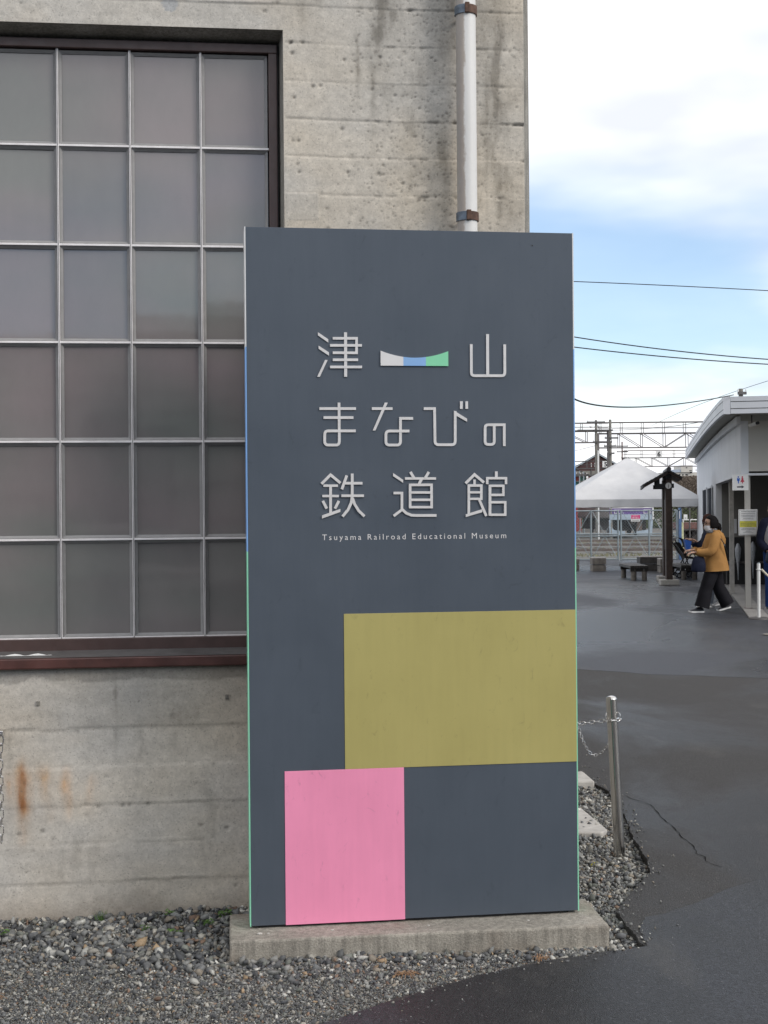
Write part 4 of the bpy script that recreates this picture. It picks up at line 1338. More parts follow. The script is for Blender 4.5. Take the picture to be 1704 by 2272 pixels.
for d0, d1 in ((8.3, 10.1), (10.75, 12.75)):
    wd = MB(RP).box((-.02, d0, GZ + .02), (-.001, d1, 2.10)).build('door', M['darkglass'], rest)
    MB(RP).box((-.035, d0 - .05, GZ), (-.0205, d0 - .001, 2.15)).box((-.035, d1 + .001, GZ), (-.0205, d1 + .05, 2.15)).box((-.035, d0 - .05, 2.101), (-.0205, d1 + .05, 2.15)).build('door_frame', M['wallpale'], wd)
# posters on the porch wall
for u0, u1, z0, z1 in ((.30, .42, 1.12, 1.42), (.45, .78, 1.12, 1.42)):
    MB(RP).box((u0, PORCH - .012, z0), (u1, PORCH - .002, z1)).build('poster', M['wallpale'], rest)

# notice and restroom signs
nb = root('notice_board', RP(.105, .03, 1.2), 'white notice with a yellow band fixed to the front porch post', 'notice')
nx0, nz0, nz1 = RP(.105, .05, 0)[0], 1.208, 1.614
ny = RP(.105, .05, 0)[1]


def NP(x, d, z):
    return (nx0 + x, ny - d, z)


MB(NP).box((-.148, 0, nz0), (.148, .012, nz1)).build('board', M['white'], nb)
b = MB(NP)
for q in ((-.136, nz0 + .012, .136, nz0 + .015), (-.136, nz1 - .015, .136, nz1 - .012), (-.136, nz0 + .015, -.133, nz1 - .015), (.133, nz0 + .015, .136, nz1 - .015)):
    b.box((q[0], .0122, q[1]), (q[2], .0130, q[3]))
b.build('border_line', M['black'], nb)
M['yellow'] = plain('notice_yellow', (.62, .58, .06), .5, 0, .05)
MB(NP).box((-.131, .0122, 1.335), (.131, .0130, 1.432)).build('yellow_band', M['yellow'], nb)
M['ink'] = plain('printed_ink', (.10, .10, .11), .6, 0, .2)
r_ = random.Random(3)
lines = [(1.582, .014, .105), (1.556, .007, .10), (1.545, .007, .11), (1.522, .008, .11), (1.510, .007, .08), (1.497, .007, .11), (1.475, .008, .075), (1.462, .007, .085), (1.418, .008, .06), (1.396, .013, .115), (1.370, .013, .115), (1.347, .008, .055), (1.318, .008, .09), (1.305, .007, .11), (1.293, .007, .11), (1.275, .006, .03), (1.263, .006, .05), (1.252, .006, .08)]
for z_, h_, hw in lines:
    b = MB(NP)
    x_ = -hw
    while x_ < hw:
        w_ = h_ * r_.uniform(.5, .9)
        b.box((x_, .0131, z_ - h_ * r_.uniform(.3, .5)), (x_ + w_, .0136, z_ + h_ * r_.uniform(.3, .5)))
        x_ += w_ + h_ * r_.uniform(.25, .5)
    o = b.build('text_line', M['ink'], nb)
    o['kind'] = 'stuff'

ts = root('restroom_sign', RP(-.05, 0, 2.0), 'white restroom sign with man, woman and arrow beside the porch post', 'sign')
tx0, ty = 5.425, 21.05


def TP(x, d, z):
    return (tx0 + x, ty - d, z)


MB(TP).box((0, 0, 1.912), (.25, .012, 2.158)).build('board', M['white'], ts)
MB(TP).box((.235, -.2, 2.02), (.25, -.001, 2.06)).build('bracket', M['galv'], ts)
M['blue_pic'] = plain('pictogram_blue', (.03, .12, .50), .5, 0, .05)
M['red_pic'] = plain('pictogram_red', (.50, .03, .07), .5, 0, .05)
M['arrow'] = plain('arrow_grey', (.03, .03, .045), .5, 0, .05)


def pic(pts, mt, name):
    MB(TP).poly([(x * .25 / 480, 2.158 - y * .246 / 480) for x, y in pts], lambda p: (p[0], .0121, p[1]), lambda p: (p[0], .0132, p[1])).build(name, M[mt], ts)


circ = lambda cx_, cy_, r: [(cx_ + r * math.cos(i * math.pi / 6), cy_ + r * math.sin(i * math.pi / 6)) for i in range(12)]
pic(circ(178, 78, 24), 'blue_pic', 'man_head')
pic([(138, 108), (160, 108), (178, 124), (196, 108), (220, 108), (218, 190), (196, 205), (194, 272), (164, 272), (162, 205), (140, 190)], 'blue_pic', 'man_body')
pic(circ(298, 78, 24), 'red_pic', 'woman_head')
pic([(270, 108), (328, 108), (324, 150), (360, 228), (312, 228), (312, 272), (286, 272), (286, 228), (236, 228), (274, 150)], 'red_pic', 'woman_body')
pic([(135, 358), (275, 358), (275, 332), (352, 378), (275, 424), (275, 398), (135, 398)], 'arrow', 'arrow')

cam_s = root('security_camera', (5.752, 21.000, 2.944), 'small white security camera under the restroom roof overhang', 'camera')
MB().tube([(5.695, 21.000, 2.917), (5.745, 20.800, 2.938)], .030, 12).build('housing', M['white'], cam_s, smooth=True)
MB().tube([(5.747, 20.800, 2.938), (5.761, 20.770, 2.943)], .026, 12).build('lens', M['black'], cam_s)
MB().tube([(5.723, 21.000, 2.923), (5.724, 21.000, 3.042), (5.738, 21.050, 3.074)], .012, 8).build('arm', M['galv_dark'], cam_s)

# umbrellas in the stand of the porch
st = root('umbrella_stand', RP(.75, PORCH - .25, GZ), 'dark metal rack along the porch back wall below the posters', 'rack')
MB(RP).tube([(.15, PORCH - .2, .52), (2.6, PORCH - .2, .52)], .028, 8).build('rail', M['galv_dark'], st)
for u_ in (.2, 1.3, 2.5):
    MB(RP).tube([(u_, PORCH - .2, GZ), (u_, PORCH - .2, .52)], .02, 8).build('leg', M['galv_dark'], st)
M['umb'] = plain('pale_plastic', (.45, .48, .52), .35, 0, .2, 25)
for k, (u_, dz, lab) in enumerate(((.42, 0, 'pale clear plastic umbrella hanging in the porch left of the notice post'), (.72, .03, 'pale umbrella hanging in the porch just behind the notice post'))):
    un = root('umbrella', RP(u_, PORCH - .26, .2), lab, 'umbrella', 'umbrellas hung in the porch')
    pr = [(.92, .010), (.90, .03), (.80, .065), (.62, .05), (.50, .028), (.34, .012), (.16, .005)]
    MB(RP).tube([(u_, PORCH - .27, z_ + dz) for z_, q in pr], [q for z_, q in pr], 9).build('folded_canopy', M['umb'], un, smooth=True)
    MB(RP).tube([(u_, PORCH - .27, .92 + dz), (u_, PORCH - .27, 1.0 + dz), (u_ + .03, PORCH - .27, 1.03 + dz), (u_ + .05, PORCH - .27, .99 + dz)], .007, 6).build('handle', M['black'], un)

# paving beside the building: edging stones and tiles
pv = MB()
pa_, pb_ = Vector((7.098, 28.294)), Vector((5.228, 19.396))
pd = (pa_ - pb_).normalized()
pn = Vector((pd.y, -pd.x))
pav = MB().poly([tuple(pb_), tuple(pb_ + pn * 7), tuple(pb_ + pn * 7 + pd * 17), tuple(pb_ + pd * 17)], lambda p: (p[0], p[1], GZ + .005), lambda p: (p[0], p[1], GZ + .012)).build('paving', M['pole_conc'])
tag(pav, kind='structure')
M['pavtile'] = plain('grey_paving_tile', (.17, .165, .17), .6, 0, .15, 2.5, .001, 60)
M['pavedge'] = plain('pale_paving_edge', (.26, .25, .24), .7, 0, .15, 2.5, .001, 60)
for i in range(26):
    for j in range(9):
        if j == 0:
            p0, wd, mt, h_ = pb_ + pd * (i * .6), .30, 'pavedge', .020
        else:
            p0, wd, mt, h_ = pb_ + pd * (i * .6) + pn * (.30 + (j - 1) * .6), .60, 'pavtile', .018
        q = [p0 + pd * .004 + pn * .004, p0 + pn * (wd - .004) + pd * .004, p0 + pn * (wd - .004) + pd * .596, p0 + pd * .596 + pn * .004]
        b = MB()
        b.add([(p.x, p.y, GZ + .0125) for p in q] + [(p.x, p.y, GZ + h_) for p in q], [(4, 5, 6, 7), (0, 1, 5, 4), (1, 2, 6, 5), (2, 3, 7, 6), (3, 0, 4, 7)])
        b.build('edging_stone' if j == 0 else 'paving_tile', M[mt], pav, fix=False)

# white bollard with rope
wb = root('white_bollard', (5.349, 19.333, GZ), 'slim white bollard on a round foot at the end of the paving', 'bollard')
MB().tube([(5.345, 19.333, GZ), (5.349, 19.333, .835)], .0245, 16).build('post', M['white'], wb, smooth=True)
MB().tube([(5.349, 19.333, .835), (5.349, 19.333, .848)], [.0245, .018], 16).build('cap', M['galv'], wb)
MB().tube([(5.345, 19.333, GZ + .002), (5.345, 19.333, GZ + .020), (5.345, 19.333, GZ + .030)], [.155, .150, .12], 26).build('foot', M['galv_dark'], wb, smooth=True)
MB().tube([(5.349 + .032 * math.cos(a), 19.333 + .032 * math.sin(a), .752) for a in [i * math.pi / 6 for i in range(12)]], .007, 6, closed=True).build('ring', M['white'], wb, smooth=True)
rp = root('barrier_rope', (5.9, 19.2, .3), 'pale twisted rope drooping from the white bollard out to the right', 'rope')
M['rope'] = plain('cream_rope', (.55, .52, .42), .8, 0, .3, 60, .003, 120)
q = []
for i in range(30):
    t = i / 29
    q.append((5.385 + t * 1.75, 19.32 - t * .5, .755 - 4 * .50 * t * (1 - t) * (1 - .12 * t)))
MB().tube(q, .0155, 8).build('rope', M['rope'], rp, smooth=True)
wb2 = root('rope_end_bollard', (7.15, 18.82, GZ), 'white bollard at the far end of the rope past the right edge', 'bollard')
MB().tube([(7.15, 18.82, GZ), (7.15, 18.82, .835)], .0245, 16).build('post', M['white'], wb2, smooth=True)
lid = MB().tube([(4.86, 16.85, GZ + .006), (4.86, 16.85, GZ + .014)], .15, 24).build('manhole_cover', M['pole_conc'])
tag(lid, 'round pale utility cover in the asphalt at the right edge', 'cover')

# ------------------------------------------------------------------ information shelter seen end-on
inf = root('information_board', (6.1, 29.3, GZ), 'dark brown roofed information board seen end-on beyond the walkers', 'notice board')
FPX, FPY = 5.995, 28.50
RPX, RPY = 6.275, 30.15
for x_, y_ in ((FPX, FPY), (RPX, RPY)):
    MB().box((x_ - .195, y_ - .13, GZ), (x_ + .195, y_ + .13, GZ + .115)).build('concrete_base', M['conc_pale'], inf, bevel=.015)
MB().box((FPX - .066, FPY - .066, GZ + .115), (FPX + .066, FPY + .066, 2.28)).build('post', M['brownpost'], inf, bevel=.005)
MB().box((RPX - .066, RPY - .066, GZ + .115), (RPX + .066, RPY + .066, 2.28)).build('post', M['brownpost'], inf, bevel=.005)
dv = Vector((RPX - FPX, RPY - FPY))


def IP(x, t, z):
    """x across, t 0..1 from the front post to the rear post"""
    return (FPX + dv.x * t + x, FPY + dv.y * t, z)


MB(IP).box((-.03, .05, .75), (.0, .95, 1.85)).build('board_panel', M['brownpost'], inf)
for t in (-.0, 1.0):
    MB(IP).box((-.27, t - .045, 2.085), (.12, t + .045, 2.175)).build('cross_beam', M['black'], inf)
    MB(IP).box((-.245, t - .04, 2.175), (-.18, t + .04, 2.30)).build('strut', M['black'], inf)
MB(IP).box((-.06, -.08, 2.281), (.06, 1.08, 2.43)).build('ridge_beam', M['black'], inf)


def roofslab(x0, z0, x1, z1, th, t0, t1, mt, name):
    b = MB(IP)
    d = Vector((x1 - x0, z1 - z0)).normalized()
    n_ = Vector((-d.y, d.x)) * th
    if n_.y < 0:
        n_ = -n_
    b.add([(x0, t0, z0), (x1, t0, z1), (x1 + n_.x, t0, z1 + n_.y), (x0 + n_.x, t0, z0 + n_.y), (x0, t1, z0), (x1, t1, z1), (x1 + n_.x, t1, z1 + n_.y), (x0 + n_.x, t1, z0 + n_.y)],
          [(0, 1, 2, 3), (7, 6, 5, 4), (0, 4, 5, 1), (1, 5, 6, 2), (2, 6, 7, 3), (3, 7, 4, 0)])
    b.build(name, M[mt], inf)


roofslab(-.52, 2.095, .005, 2.385, .035, -.16, 1.16, 'brownpost', 'roof_boards')
roofslab(.012, 2.385, .27, 2.245, .035, -.16, 1.16, 'brownpost', 'roof_boards')
for k in range(6):
    a_ = k / 6
    roofslab(-.54 + .545 * a_, 2.125 + .30 * a_, -.54 + .545 * (a_ + 1 / 6) + .02, 2.125 + .30 * (a_ + 1 / 6) + .018, .028, -.18, 1.18, 'tile', 'roof_tile')
for k in range(3):
    a_ = k / 3
    roofslab(.285 - .272 * a_, 2.275 + .148 * a_, .285 - .272 * (a_ + 1 / 3) - .02, 2.275 + .148 * (a_ + 1 / 3) + .018, .028, -.18, 1.18, 'tile', 'roof_tile')
MB(IP).tube([(.005, -.2, 2.475), (.005, 1.2, 2.475)], .05, 10).build('ridge_tile', M['tile'], inf, smooth=True)
MB(IP).tube([(-.53, -.19, 2.10), (-.53, 1.19, 2.10)], .025, 8).build('gutter', M['galv_dark'], inf)
disc = MB(IP).tube([(0, -.0465, 2.13), (0, -.060, 2.13)], .064, 24).build('info_disc', M['white'], inf)
dx_, dy_ = IP(0, -.0608, 0)[:2]
text('i', .135, lambda x, y, d: (dx_ + x, dy_ - d, 2.085 + y), M['ink'], 'info_letter', disc, depth=.0005)

# benches and block seats
def bench(x0, y0, L_, label):
    t = root('wooden_bench', (x0 + .17, y0 + L_ / 2, GZ), label, 'bench', 'low timber benches')
    for k in range(4):
        MB().box((x0 - .03 + k * .105, y0, GZ + .27), (x0 + .065 + k * .105, y0 + L_, GZ + .335)).build('seat_plank', M['wood_dark'], t, bevel=.006)
    MB().box((x0 - .02, y0 + .06, GZ + .20), (x0 + .375, y0 + .14, GZ + .268)).build('cross_bar', M['wood_dark'], t)
    MB().box((x0 - .02, y0 + L_ - .14, GZ + .20), (x0 + .375, y0 + L_ - .06, GZ + .268)).build('cross_bar', M['wood_dark'], t)
    for lx in (x0 + .055, x0 + .30):
        for ly in (y0 + .10, y0 + L_ - .1):
            MB().tube([(lx, ly, GZ), (lx, ly, GZ + .20)], .058, 12).build('leg', M['wood'], t, smooth=True)
    for lx in (x0 + .08, x0 + .28):
        MB().tube([(lx, y0 + .059, GZ + .235), (lx, y0 + .05, GZ + .235)], .012, 8).build('bolt', M['steel'], t)


bench(5.56, 30.4, 1.45, 'dark slatted timber bench standing clear left of the information board')
bench(6.72, 30.5, 1.45, 'dark slatted timber bench under the stroller beside the walkers')


def blockseat(x0, x1, y0, dep, h, label, pieces=1):
    t = root('block_seat', ((x0 + x1) / 2, y0 + dep / 2, GZ), label, 'seat', 'square timber block seats')
    wd = (x1 - x0) / pieces
    for k in range(pieces):
        a0_, a1_ = x0 + k * wd + .004, x0 + (k + 1) * wd - .004
        MB().box((a0_, y0, GZ), (a1_, y0 + dep, GZ + h * .45)).build('lower_block', M['wood'] if pieces == 1 else M['wood_dark'], t, bevel=.008)
        MB().box((a0_ - .002, y0 - .012, GZ + h * .5), (a1_ + .002, y0 + dep + .012, GZ + h - .02)).build('upper_block', M['wood'] if pieces == 1 else M['wood_dark'], t, bevel=.008)
        MB().box((a0_ - .001, y0 - .010, GZ + h - .0195), (a1_ + .001, y0 + dep + .010, GZ + h)).build('pale_top', M['wood_pale'], t)  # thin paler layer over the top of each block


blockseat(5.414, 5.772, 35.2, .42, .36, 'grey timber block seat standing alone in front of the gate')
blockseat(4.90, 5.236, 36.3, .40, .30, 'grey block seat just peeping out beside the sign edge')
blockseat(6.653, 7.35, 35.2, .45, .38, 'long dark block seat with pale top left of the information post', 2)
blockseat(6.956, 7.284, 34.1, .40, .36, 'grey block seat half hidden behind the information post')

# folding stroller
sr = root('stroller', (6.95, 31.6, GZ), 'black folding stroller parked beside the information board', 'stroller')
SY = 31.5

for dy in (-.22, .22):
    MB().tube([(6.735, 31.500, 0.902)[:1] + (SY + dy, 0.902), (6.974, 31.500, 0.522)[:1] + (SY + dy, 0.522), (7.107, 31.500, 0.143)[:1] + (SY + dy, 0.143)], .014, 8).build('frame_tube', M['black'], sr, smooth=True)
    MB().tube([(7.153, 31.500, 0.668)[:1] + (SY + dy, 0.668), (6.983, 31.500, 0.428)[:1] + (SY + dy, 0.428), (6.802, 31.500, 0.125)[:1] + (SY + dy, 0.125)], .014, 8).build('frame_tube', M['black'], sr, smooth=True)
    MB().tube([(6.750, 31.500, 0.818)[:1] + (SY + dy * 1.1, 0.818), (6.911, 31.500, 0.596)[:1] + (SY + dy * 1.1, 0.596)], .009, 6).build('side_stay', M['chain'], sr)
    for wx in (6.814, 7.130):
        wl = MB().tube([(wx, SY + dy - .02, GZ + .062), (wx, SY + dy + .02, GZ + .062)], .062, 18).build('wheel', M['black'], sr)
        MB().tube([(wx, SY + dy - .026, GZ + .062), (wx, SY + dy - .0205, GZ + .062)], .040, 14).build('rim', M['chain'], wl)
MB().tube([(6.70, SY - .22, 1.02), (6.70, SY + .22, 1.02)], .016, 8).build('handle', M['black'], sr)
M['dkcloth'] = plain('dark_brown_cloth', (.022, .017, .016), .8, 0, .3, 20, .006, 25)
rg = []
for i in range(9):
    a = rad(-10 + i * 20)
    rg.append([(6.86 + .20 * math.cos(a) * .8 - .03, SY + w_, .78 + .20 * math.sin(a)) for w_ in (-.2, -.1, .1, .2)])
b = MB()
b.v = [p for q_ in rg for p in q_]
b.f = [(i * 4 + k, i * 4 + k + 1, (i + 1) * 4 + k + 1, (i + 1) * 4 + k) for i in range(8) for k in range(3)]
b.build('hood', M['dkcloth'], sr, smooth=True)
b = MB()
b.rings([[(6.78, SY - .2, .86), (6.78, SY + .2, .86), (6.84, SY + .2, .87), (6.84, SY - .2, .87)], [(6.98, SY - .2, .50), (6.98, SY + .2, .50), (7.04, SY + .2, .54), (7.04, SY - .2, .54)], [(7.14, SY - .2, .48), (7.14, SY + .2, .48), (7.16, SY + .2, .53), (7.16, SY - .2, .53)]])
b.build('seat', M['dkcloth'], sr)
b = MB()
b.rings([[(6.86, SY - .19, .20), (6.86, SY + .19, .20), (7.14, SY + .19, .17), (7.14, SY - .19, .17)], [(6.82, SY - .2, .33), (6.82, SY + .2, .33), (7.18, SY + .2, .30), (7.18, SY - .2, .30)]])
b.build('basket', M['dkcloth'], sr)

# ------------------------------------------------------------------ canopy tent
m = NM('white_tent_cloth')
c = m.ramp(m.noise(1.1, 5, .6), (.3, (.50, .505, .52)), (.7, (.60, .60, .605)))
c = m.mix(.6, c, m.ramp(m.noise(2, 4, .6, m.scale((1, 1, 2.5)), .3), (.35, .90), (.65, 1.05)), 'MULTIPLY')
m.out(c, .7, m.bump(m.noise(1.3, 3, .5), .25, .06))
M['canvas'] = m.m
tn = root('canopy_tent', (6.85, 38.9, GZ), 'white pitched canopy tent in front of the mesh gate', 'tent')
TX0, TX1, TY0, TY1 = 4.97, 8.74, 37.0, 40.8
TE, TK = 1.93, 3.15
nT = 56
V = []
for i in range(nT + 1):
    for j in range(nT + 1):
        u_, v_ = 2 * i / nT - 1, 2 * j / nT - 1
        x_ = (TX0 + TX1) / 2 + u_ * (TX1 - TX0) / 2 + .16 * (1 - max(abs(u_), abs(v_)))
        y_ = (TY0 + TY1) / 2 + v_ * (TY1 - TY0) / 2
        r_ = max(abs(u_), abs(v_))
        q_ = min(abs(u_), abs(v_)) / max(r_, .02)
        h_ = TE + (TK - TE) * (1 - r_) ** .96
        sag = .07 * (1 - q_ ** 2) * math.sin(math.pi * min(1, r_)) * .9
        wr = .022 * math.sin(9 * math.atan2(v_, u_) + 2 * r_) * r_ * (1 - r_) * 2 + .004 * math.sin(23 * math.atan2(v_, u_) + 6 * r_) * r_ * (1 - r_) * 2
        if r_ < .05:
            h_ = min(h_, TK - .02)
        V.append((x_, y_, h_ - sag + wr))
b = MB()
b.v = V
for i in range(nT):
    for j in range(nT):
        p00, p10, p11, p01 = i * (nT + 1) + j, (i + 1) * (nT + 1) + j, (i + 1) * (nT + 1) + j + 1, i * (nT + 1) + j + 1
        if (i < nT / 2) == (j < nT / 2):
            b.f += [(p00, p10, p11), (p00, p11, p01)]
        else:
            b.f += [(p00, p10, p01), (p10, p11, p01)]
b.build('canopy', M['canvas'], tn, smooth=True, fix=False)
corners = [(TX0, TY0), (TX1, TY0), (TX1, TY1), (TX0, TY1)]
for k in range(4):
    a_, c_ = Vector(corners[k]), Vector(corners[(k + 1) % 4])
    b = MB()
    nn = 40
    for i in range(nn + 1):
        p = a_.lerp(c_, i / nn)
        o_ = Vector((c_.y - a_.y, -(c_.x - a_.x))).normalized() * (.012 * math.sin(i * 1.1) + .012)
        b.v += [(p.x, p.y, TE), (p.x + o_.x, p.y + o_.y, 1.715 + .006 * math.sin(i * .9))]
    b.f = [(2 * i, 2 * i + 1, 2 * i + 3, 2 * i + 2) for i in range(nn)]
    b.build('valance', M['canvas'], tn, smooth=True, fix=False)
for x_, y_ in corners:
    MB().tube([(x_ + (.06 if x_ < 6 else -.06), y_ + (.06 if y_ < 38 else -.06), GZ), (x_ + (.06 if x_ < 6 else -.06), y_ + (.06 if y_ < 38 else -.06), 1.90)], .022, 8).build('leg', M['galv_dark'], tn)
for y_ in (TY0 + .06, TY1 - .06):
    for k in range(4):
        xa, xb = TX0 + .06 + k * (TX1 - TX0 - .12) / 4, TX0 + .06 + (k + 1) * (TX1 - TX0 - .12) / 4
        MB().tube([(xa, y_, 1.72), (xb, y_, 1.90)], .010, 6).build('scissor_bar', M['galv_dark'], tn)
        MB().tube([(xa, y_ + .02, 1.90), (xb, y_ + .02, 1.72)], .010, 6).build('scissor_bar', M['galv_dark'], tn)
for x_ in (TX0 + .06, TX1 - .06):
    for k in range(4):
        ya, yb = TY0 + .06 + k * (TY1 - TY0 - .12) / 4, TY0 + .06 + (k + 1) * (TY1 - TY0 - .12) / 4
        MB().tube([(x_, ya, 1.60), (x_, yb, 1.88)], .012, 6).build('scissor_bar', M['galv_dark'], tn)
        MB().tube([(x_ + .02, ya, 1.88), (x_ + .02, yb, 1.60)], .012, 6).build('scissor_bar', M['galv_dark'], tn)
MB().tube([(TX0 + .06, TY0 + .02, 1.735), (TX1 - .06, TY0 + .02, 1.735)], .012, 6).build('front_bar', M['gantry_pale'], tn)

# ------------------------------------------------------------------ mesh gate and fence
GY = 43.2
gt = root('mesh_gate', (7.4, GY, GZ), 'pale grey steel gate with chain-link mesh and crossed bracing', 'gate')
gx = [5.717, 6.610, 7.474, 7.567, 8.467, 9.360]
G0, G1, GM = .07, 1.64, .845
for k, x_ in enumerate(gx):
    MB().tube([(x_, GY, G0 - .03), (x_, GY, G1)], .036 if k in (0, 5) else .030, 8).build('upright', M['galv'], gt, smooth=True)
for a_, c_ in ((0, 1), (1, 2), (3, 4), (4, 5)):
    x0, x1 = gx[a_], gx[c_]
    for z_, q_ in ((G0, .022), (G1 - .02, .022), (GM - .035, .022), (GM + .035, .022)):
        MB().tube([(x0, GY, z_), (x1, GY, z_)], q_, 8).build('rail', M['galv'], gt)
    xm = (x0 + x1) / 2
    for p0, p1 in (((x0 + .04, G1 - .05), (xm - .02, GM + .06)), ((xm + .02, GM + .06), (x1 - .04, G1 - .05)), ((x0 + .04, G0 + .04), (xm - .02, GM - .06)), ((xm + .02, GM - .06), (x1 - .04, G0 + .04))):
        MB().tube([(p0[0], GY - .03, p0[1]), (p1[0], GY - .03, p1[1])], .011, 6).build('brace', M['galv'], gt)


def chainlink(x0, x1, z0, z1, y_, step, wr, mat, parent):
    b = MB()
    H_ = z1 - z0
    k = x0 - H_
    while k < x1:
        for sgn in (1, -1):
            a_ = [k, z0 if sgn > 0 else z1]
            e_ = [k + H_, z1 if sgn > 0 else z0]
            ts_ = []
            t0, t1 = max(0, (x0 - k) / H_), min(1, (x1 - k) / H_)
            if t1 - t0 > .01:
                p = (k + H_ * t0, a_[1] + (e_[1] - a_[1]) * t0)
                q_ = (k + H_ * t1, a_[1] + (e_[1] - a_[1]) * t1)
                b.tube([(p[0], y_ + .003 * sgn, p[1]), (q_[0], y_ + .003 * sgn, q_[1])], wr, 3, cap=False)
        k += step
    o = b.build('chain_link_mesh', mat, parent, fix=False)
    o['kind'] = 'stuff'


chainlink(gx[0], gx[2], G0, G1, GY, .095, .0035, M['galv'], gt)
chainlink(gx[3], gx[5], G0, G1, GY, .095, .0035, M['galv'], gt)
M['bluepost'] = plain('blue_gate_post', (.08, .15, .30), .5, .1, .2, 5)
MB().box((9.382 + .03, GY - .06, GZ), (9.490, GY + .06, 1.70)).build('gate_post', M['bluepost'], gt)
MB().tube([(9.432, GY - .065, 1.35), (9.432, GY - .065, 1.62)], .012, 6).build('drop_bolt', M['white'], gt)
ps = root('no_entry_sign', (8.006, 43.050, 1.446), 'small pink and white prohibition sign tied to the mesh gate', 'sign')
M['pinksign'] = plain('sign_pink', (.66, .05, .22), .5, 0, .05)
sx0, sx1 = 7.864, 8.151
sz0, sz1 = 1.274, 1.482
MB().box((sx0, 43.04, sz0), (sx1, 43.06, sz1)).build('board', M['white'], ps)
MB().box((sx0 + .002, 43.034, sz0 + .085), (sx1 - .002, 43.0395, sz1 - .002)).build('pink_field', M['pinksign'], ps)
text('関係者以外', .036, lambda x, y, d: ((sx0 + sx1) / 2 + x, 43.033 - d, sz1 - .045 + y), M['white'], 'sign_text', ps, depth=.001)
text('通行禁止', .058, lambda x, y, d: ((sx0 + sx1) / 2 + x, 43.033 - d, sz1 - .113 + y), M['white'], 'sign_text', ps, depth=.001)
MB().box((sx0 + .03, 43.037, sz0 + .03), (sx1 - .03, 43.0395, sz0 + .045)).build('small_print', M['ink'], ps)
yp = root('striped_pole', (10.473, 47.447, 0.040), 'pale yellow pole beside the blue gate post', 'pole')
M['paleyellow'] = plain('pale_yellow_paint', (.52, .53, .32), .6, 0, .35, 9)
q_ = (10.064, 45.598, 0.040)
MB().tube([(q_[0], q_[1], GZ), (q_[0], q_[1], 1.22)], .032, 10).build('pole', M['paleyellow'], yp)
fx0, fx1 = 10.120, 11.776
fc = root('boundary_fence', (fx0, 46, 0), 'dark mesh boundary fence to the right of the gate', 'fence')
for k in range(7):
    x_ = fx0 + (fx1 - fx0) * k / 6
    MB().tube([(x_, 46, -.02), (x_, 46, 1.75)], .026, 8).build('fence_post', M['galv_dark'], fc)
for z_ in (.12, .95, 1.72):
    MB().tube([(fx0, 46, z_), (fx1, 46, z_)], .018, 6).build('fence_rail', M['galv_dark'], fc)
chainlink(fx0, fx1, .12, 1.72, 46, .16, .004, M['galv_dark'], fc)
fs_ = root('fence_sign', (10.234, 45.900, 1.391), 'plain white notice fixed to the boundary fence', 'sign')
MB().box((10.182, 45.93, 1.299), (10.305, 45.96, 1.475)).build('board', M['white'], fs_)
MB().box((10.213, 45.925, 1.345), (10.266, 45.9295, 1.365)).build('arrow_mark', M['ink'], fs_)

# ------------------------------------------------------------------ rail yard beyond the gate
M['rail'] = plain('rusty_rail', (.15, .11, .09), .45, .5, .3, 3)
M['sleeper'] = plain('grey_sleeper', (.11, .10, .092), .9, 0, .3, 3)
for k, yy in enumerate((52.0, 60.0, 68.0)):
    tr = root('railway_track', (20, yy, 0), ['nearest rusty siding track behind the gate', 'second siding track across the yard', 'third siding track in front of the purple locomotive'][k], 'track', 'sidings across the yard')
    for q in (-.53, .53):
        MB().box((2, yy + q - .035, .09), (48, yy + q + .035, .16)).build('rail', M['rail'], tr)
    for i in range(56):
        x_ = 4 + i * .78
        MB().box((x_, yy - 1.0, -.011), (x_ + .2, yy + 1.0, .012)).build('sleeper', M['sleeper'], tr)
M['drygrass'] = plain('dry_grass', (.20, .19, .10), .9, 0, .35, 6)
r_ = random.Random(8)
b = MB()
for i in range(2600):
    st_ = r_.choice((49.0, 56.2, 64.5, 71.0))
    x_, y_ = r_.uniform(5, 28), st_ + r_.gauss(0, .55)
    h_ = r_.uniform(.04, .13)
    a = r_.uniform(-.09, .09)
    b.add([(x_ - .03, y_, -.013), (x_ + .03, y_, -.013), (x_ + a, y_ + r_.uniform(-.05, .05), h_)], [(0, 1, 2)])
tag(b.build('dry_grass', M['drygrass'], fix=False), 'dry yellow grass growing in strips between the sidings', 'grass', kind='stuff')

# purple locomotive, front towards the forecourt
LY = 80.0
lx0, lx1 = 13.307, 15.867
M['loco_purple'] = plain('purple_loco_paint', (.13, .08, .26), .45, 0, .15, 2)
M['loco_blue'] = plain('pale_blue_loco_paint', (.36, .44, .52), .5, 0, .15, 2)
M['loco_grey'] = plain('grey_loco_side', (.20, .19, .18), .6, 0, .2, 1)
M['loco_under'] = plain('loco_underframe', (.035, .03, .028), .8, 0, .4, 3)
lo = root('locomotive', ((lx0 + lx1) / 2, LY, .16), 'purple and pale blue locomotive facing the gate from the yard', 'locomotive')
lm = (lx0 + lx1) / 2
MB().box((lx0, LY, 1.16), (lx1, LY + 13, 3.5)).build('body', M['loco_grey'], lo, bevel=.12)
MB().box((lx0 + .03, LY - .06, 1.42), (lx1 - .03, LY - .002, 3.2)).build('front_panel', M['loco_purple'], lo)
MB().box((lx0 + .02, LY - .09, 1.10), (lx1 - .02, LY - .061, 1.42)).build('buffer_beam', M['loco_blue'], lo)
MB().box((lx0 + .02, LY - .08, 1.78), (lx1 - .02, LY - .061, 1.90)).build('white_stripe', M['white'], lo)
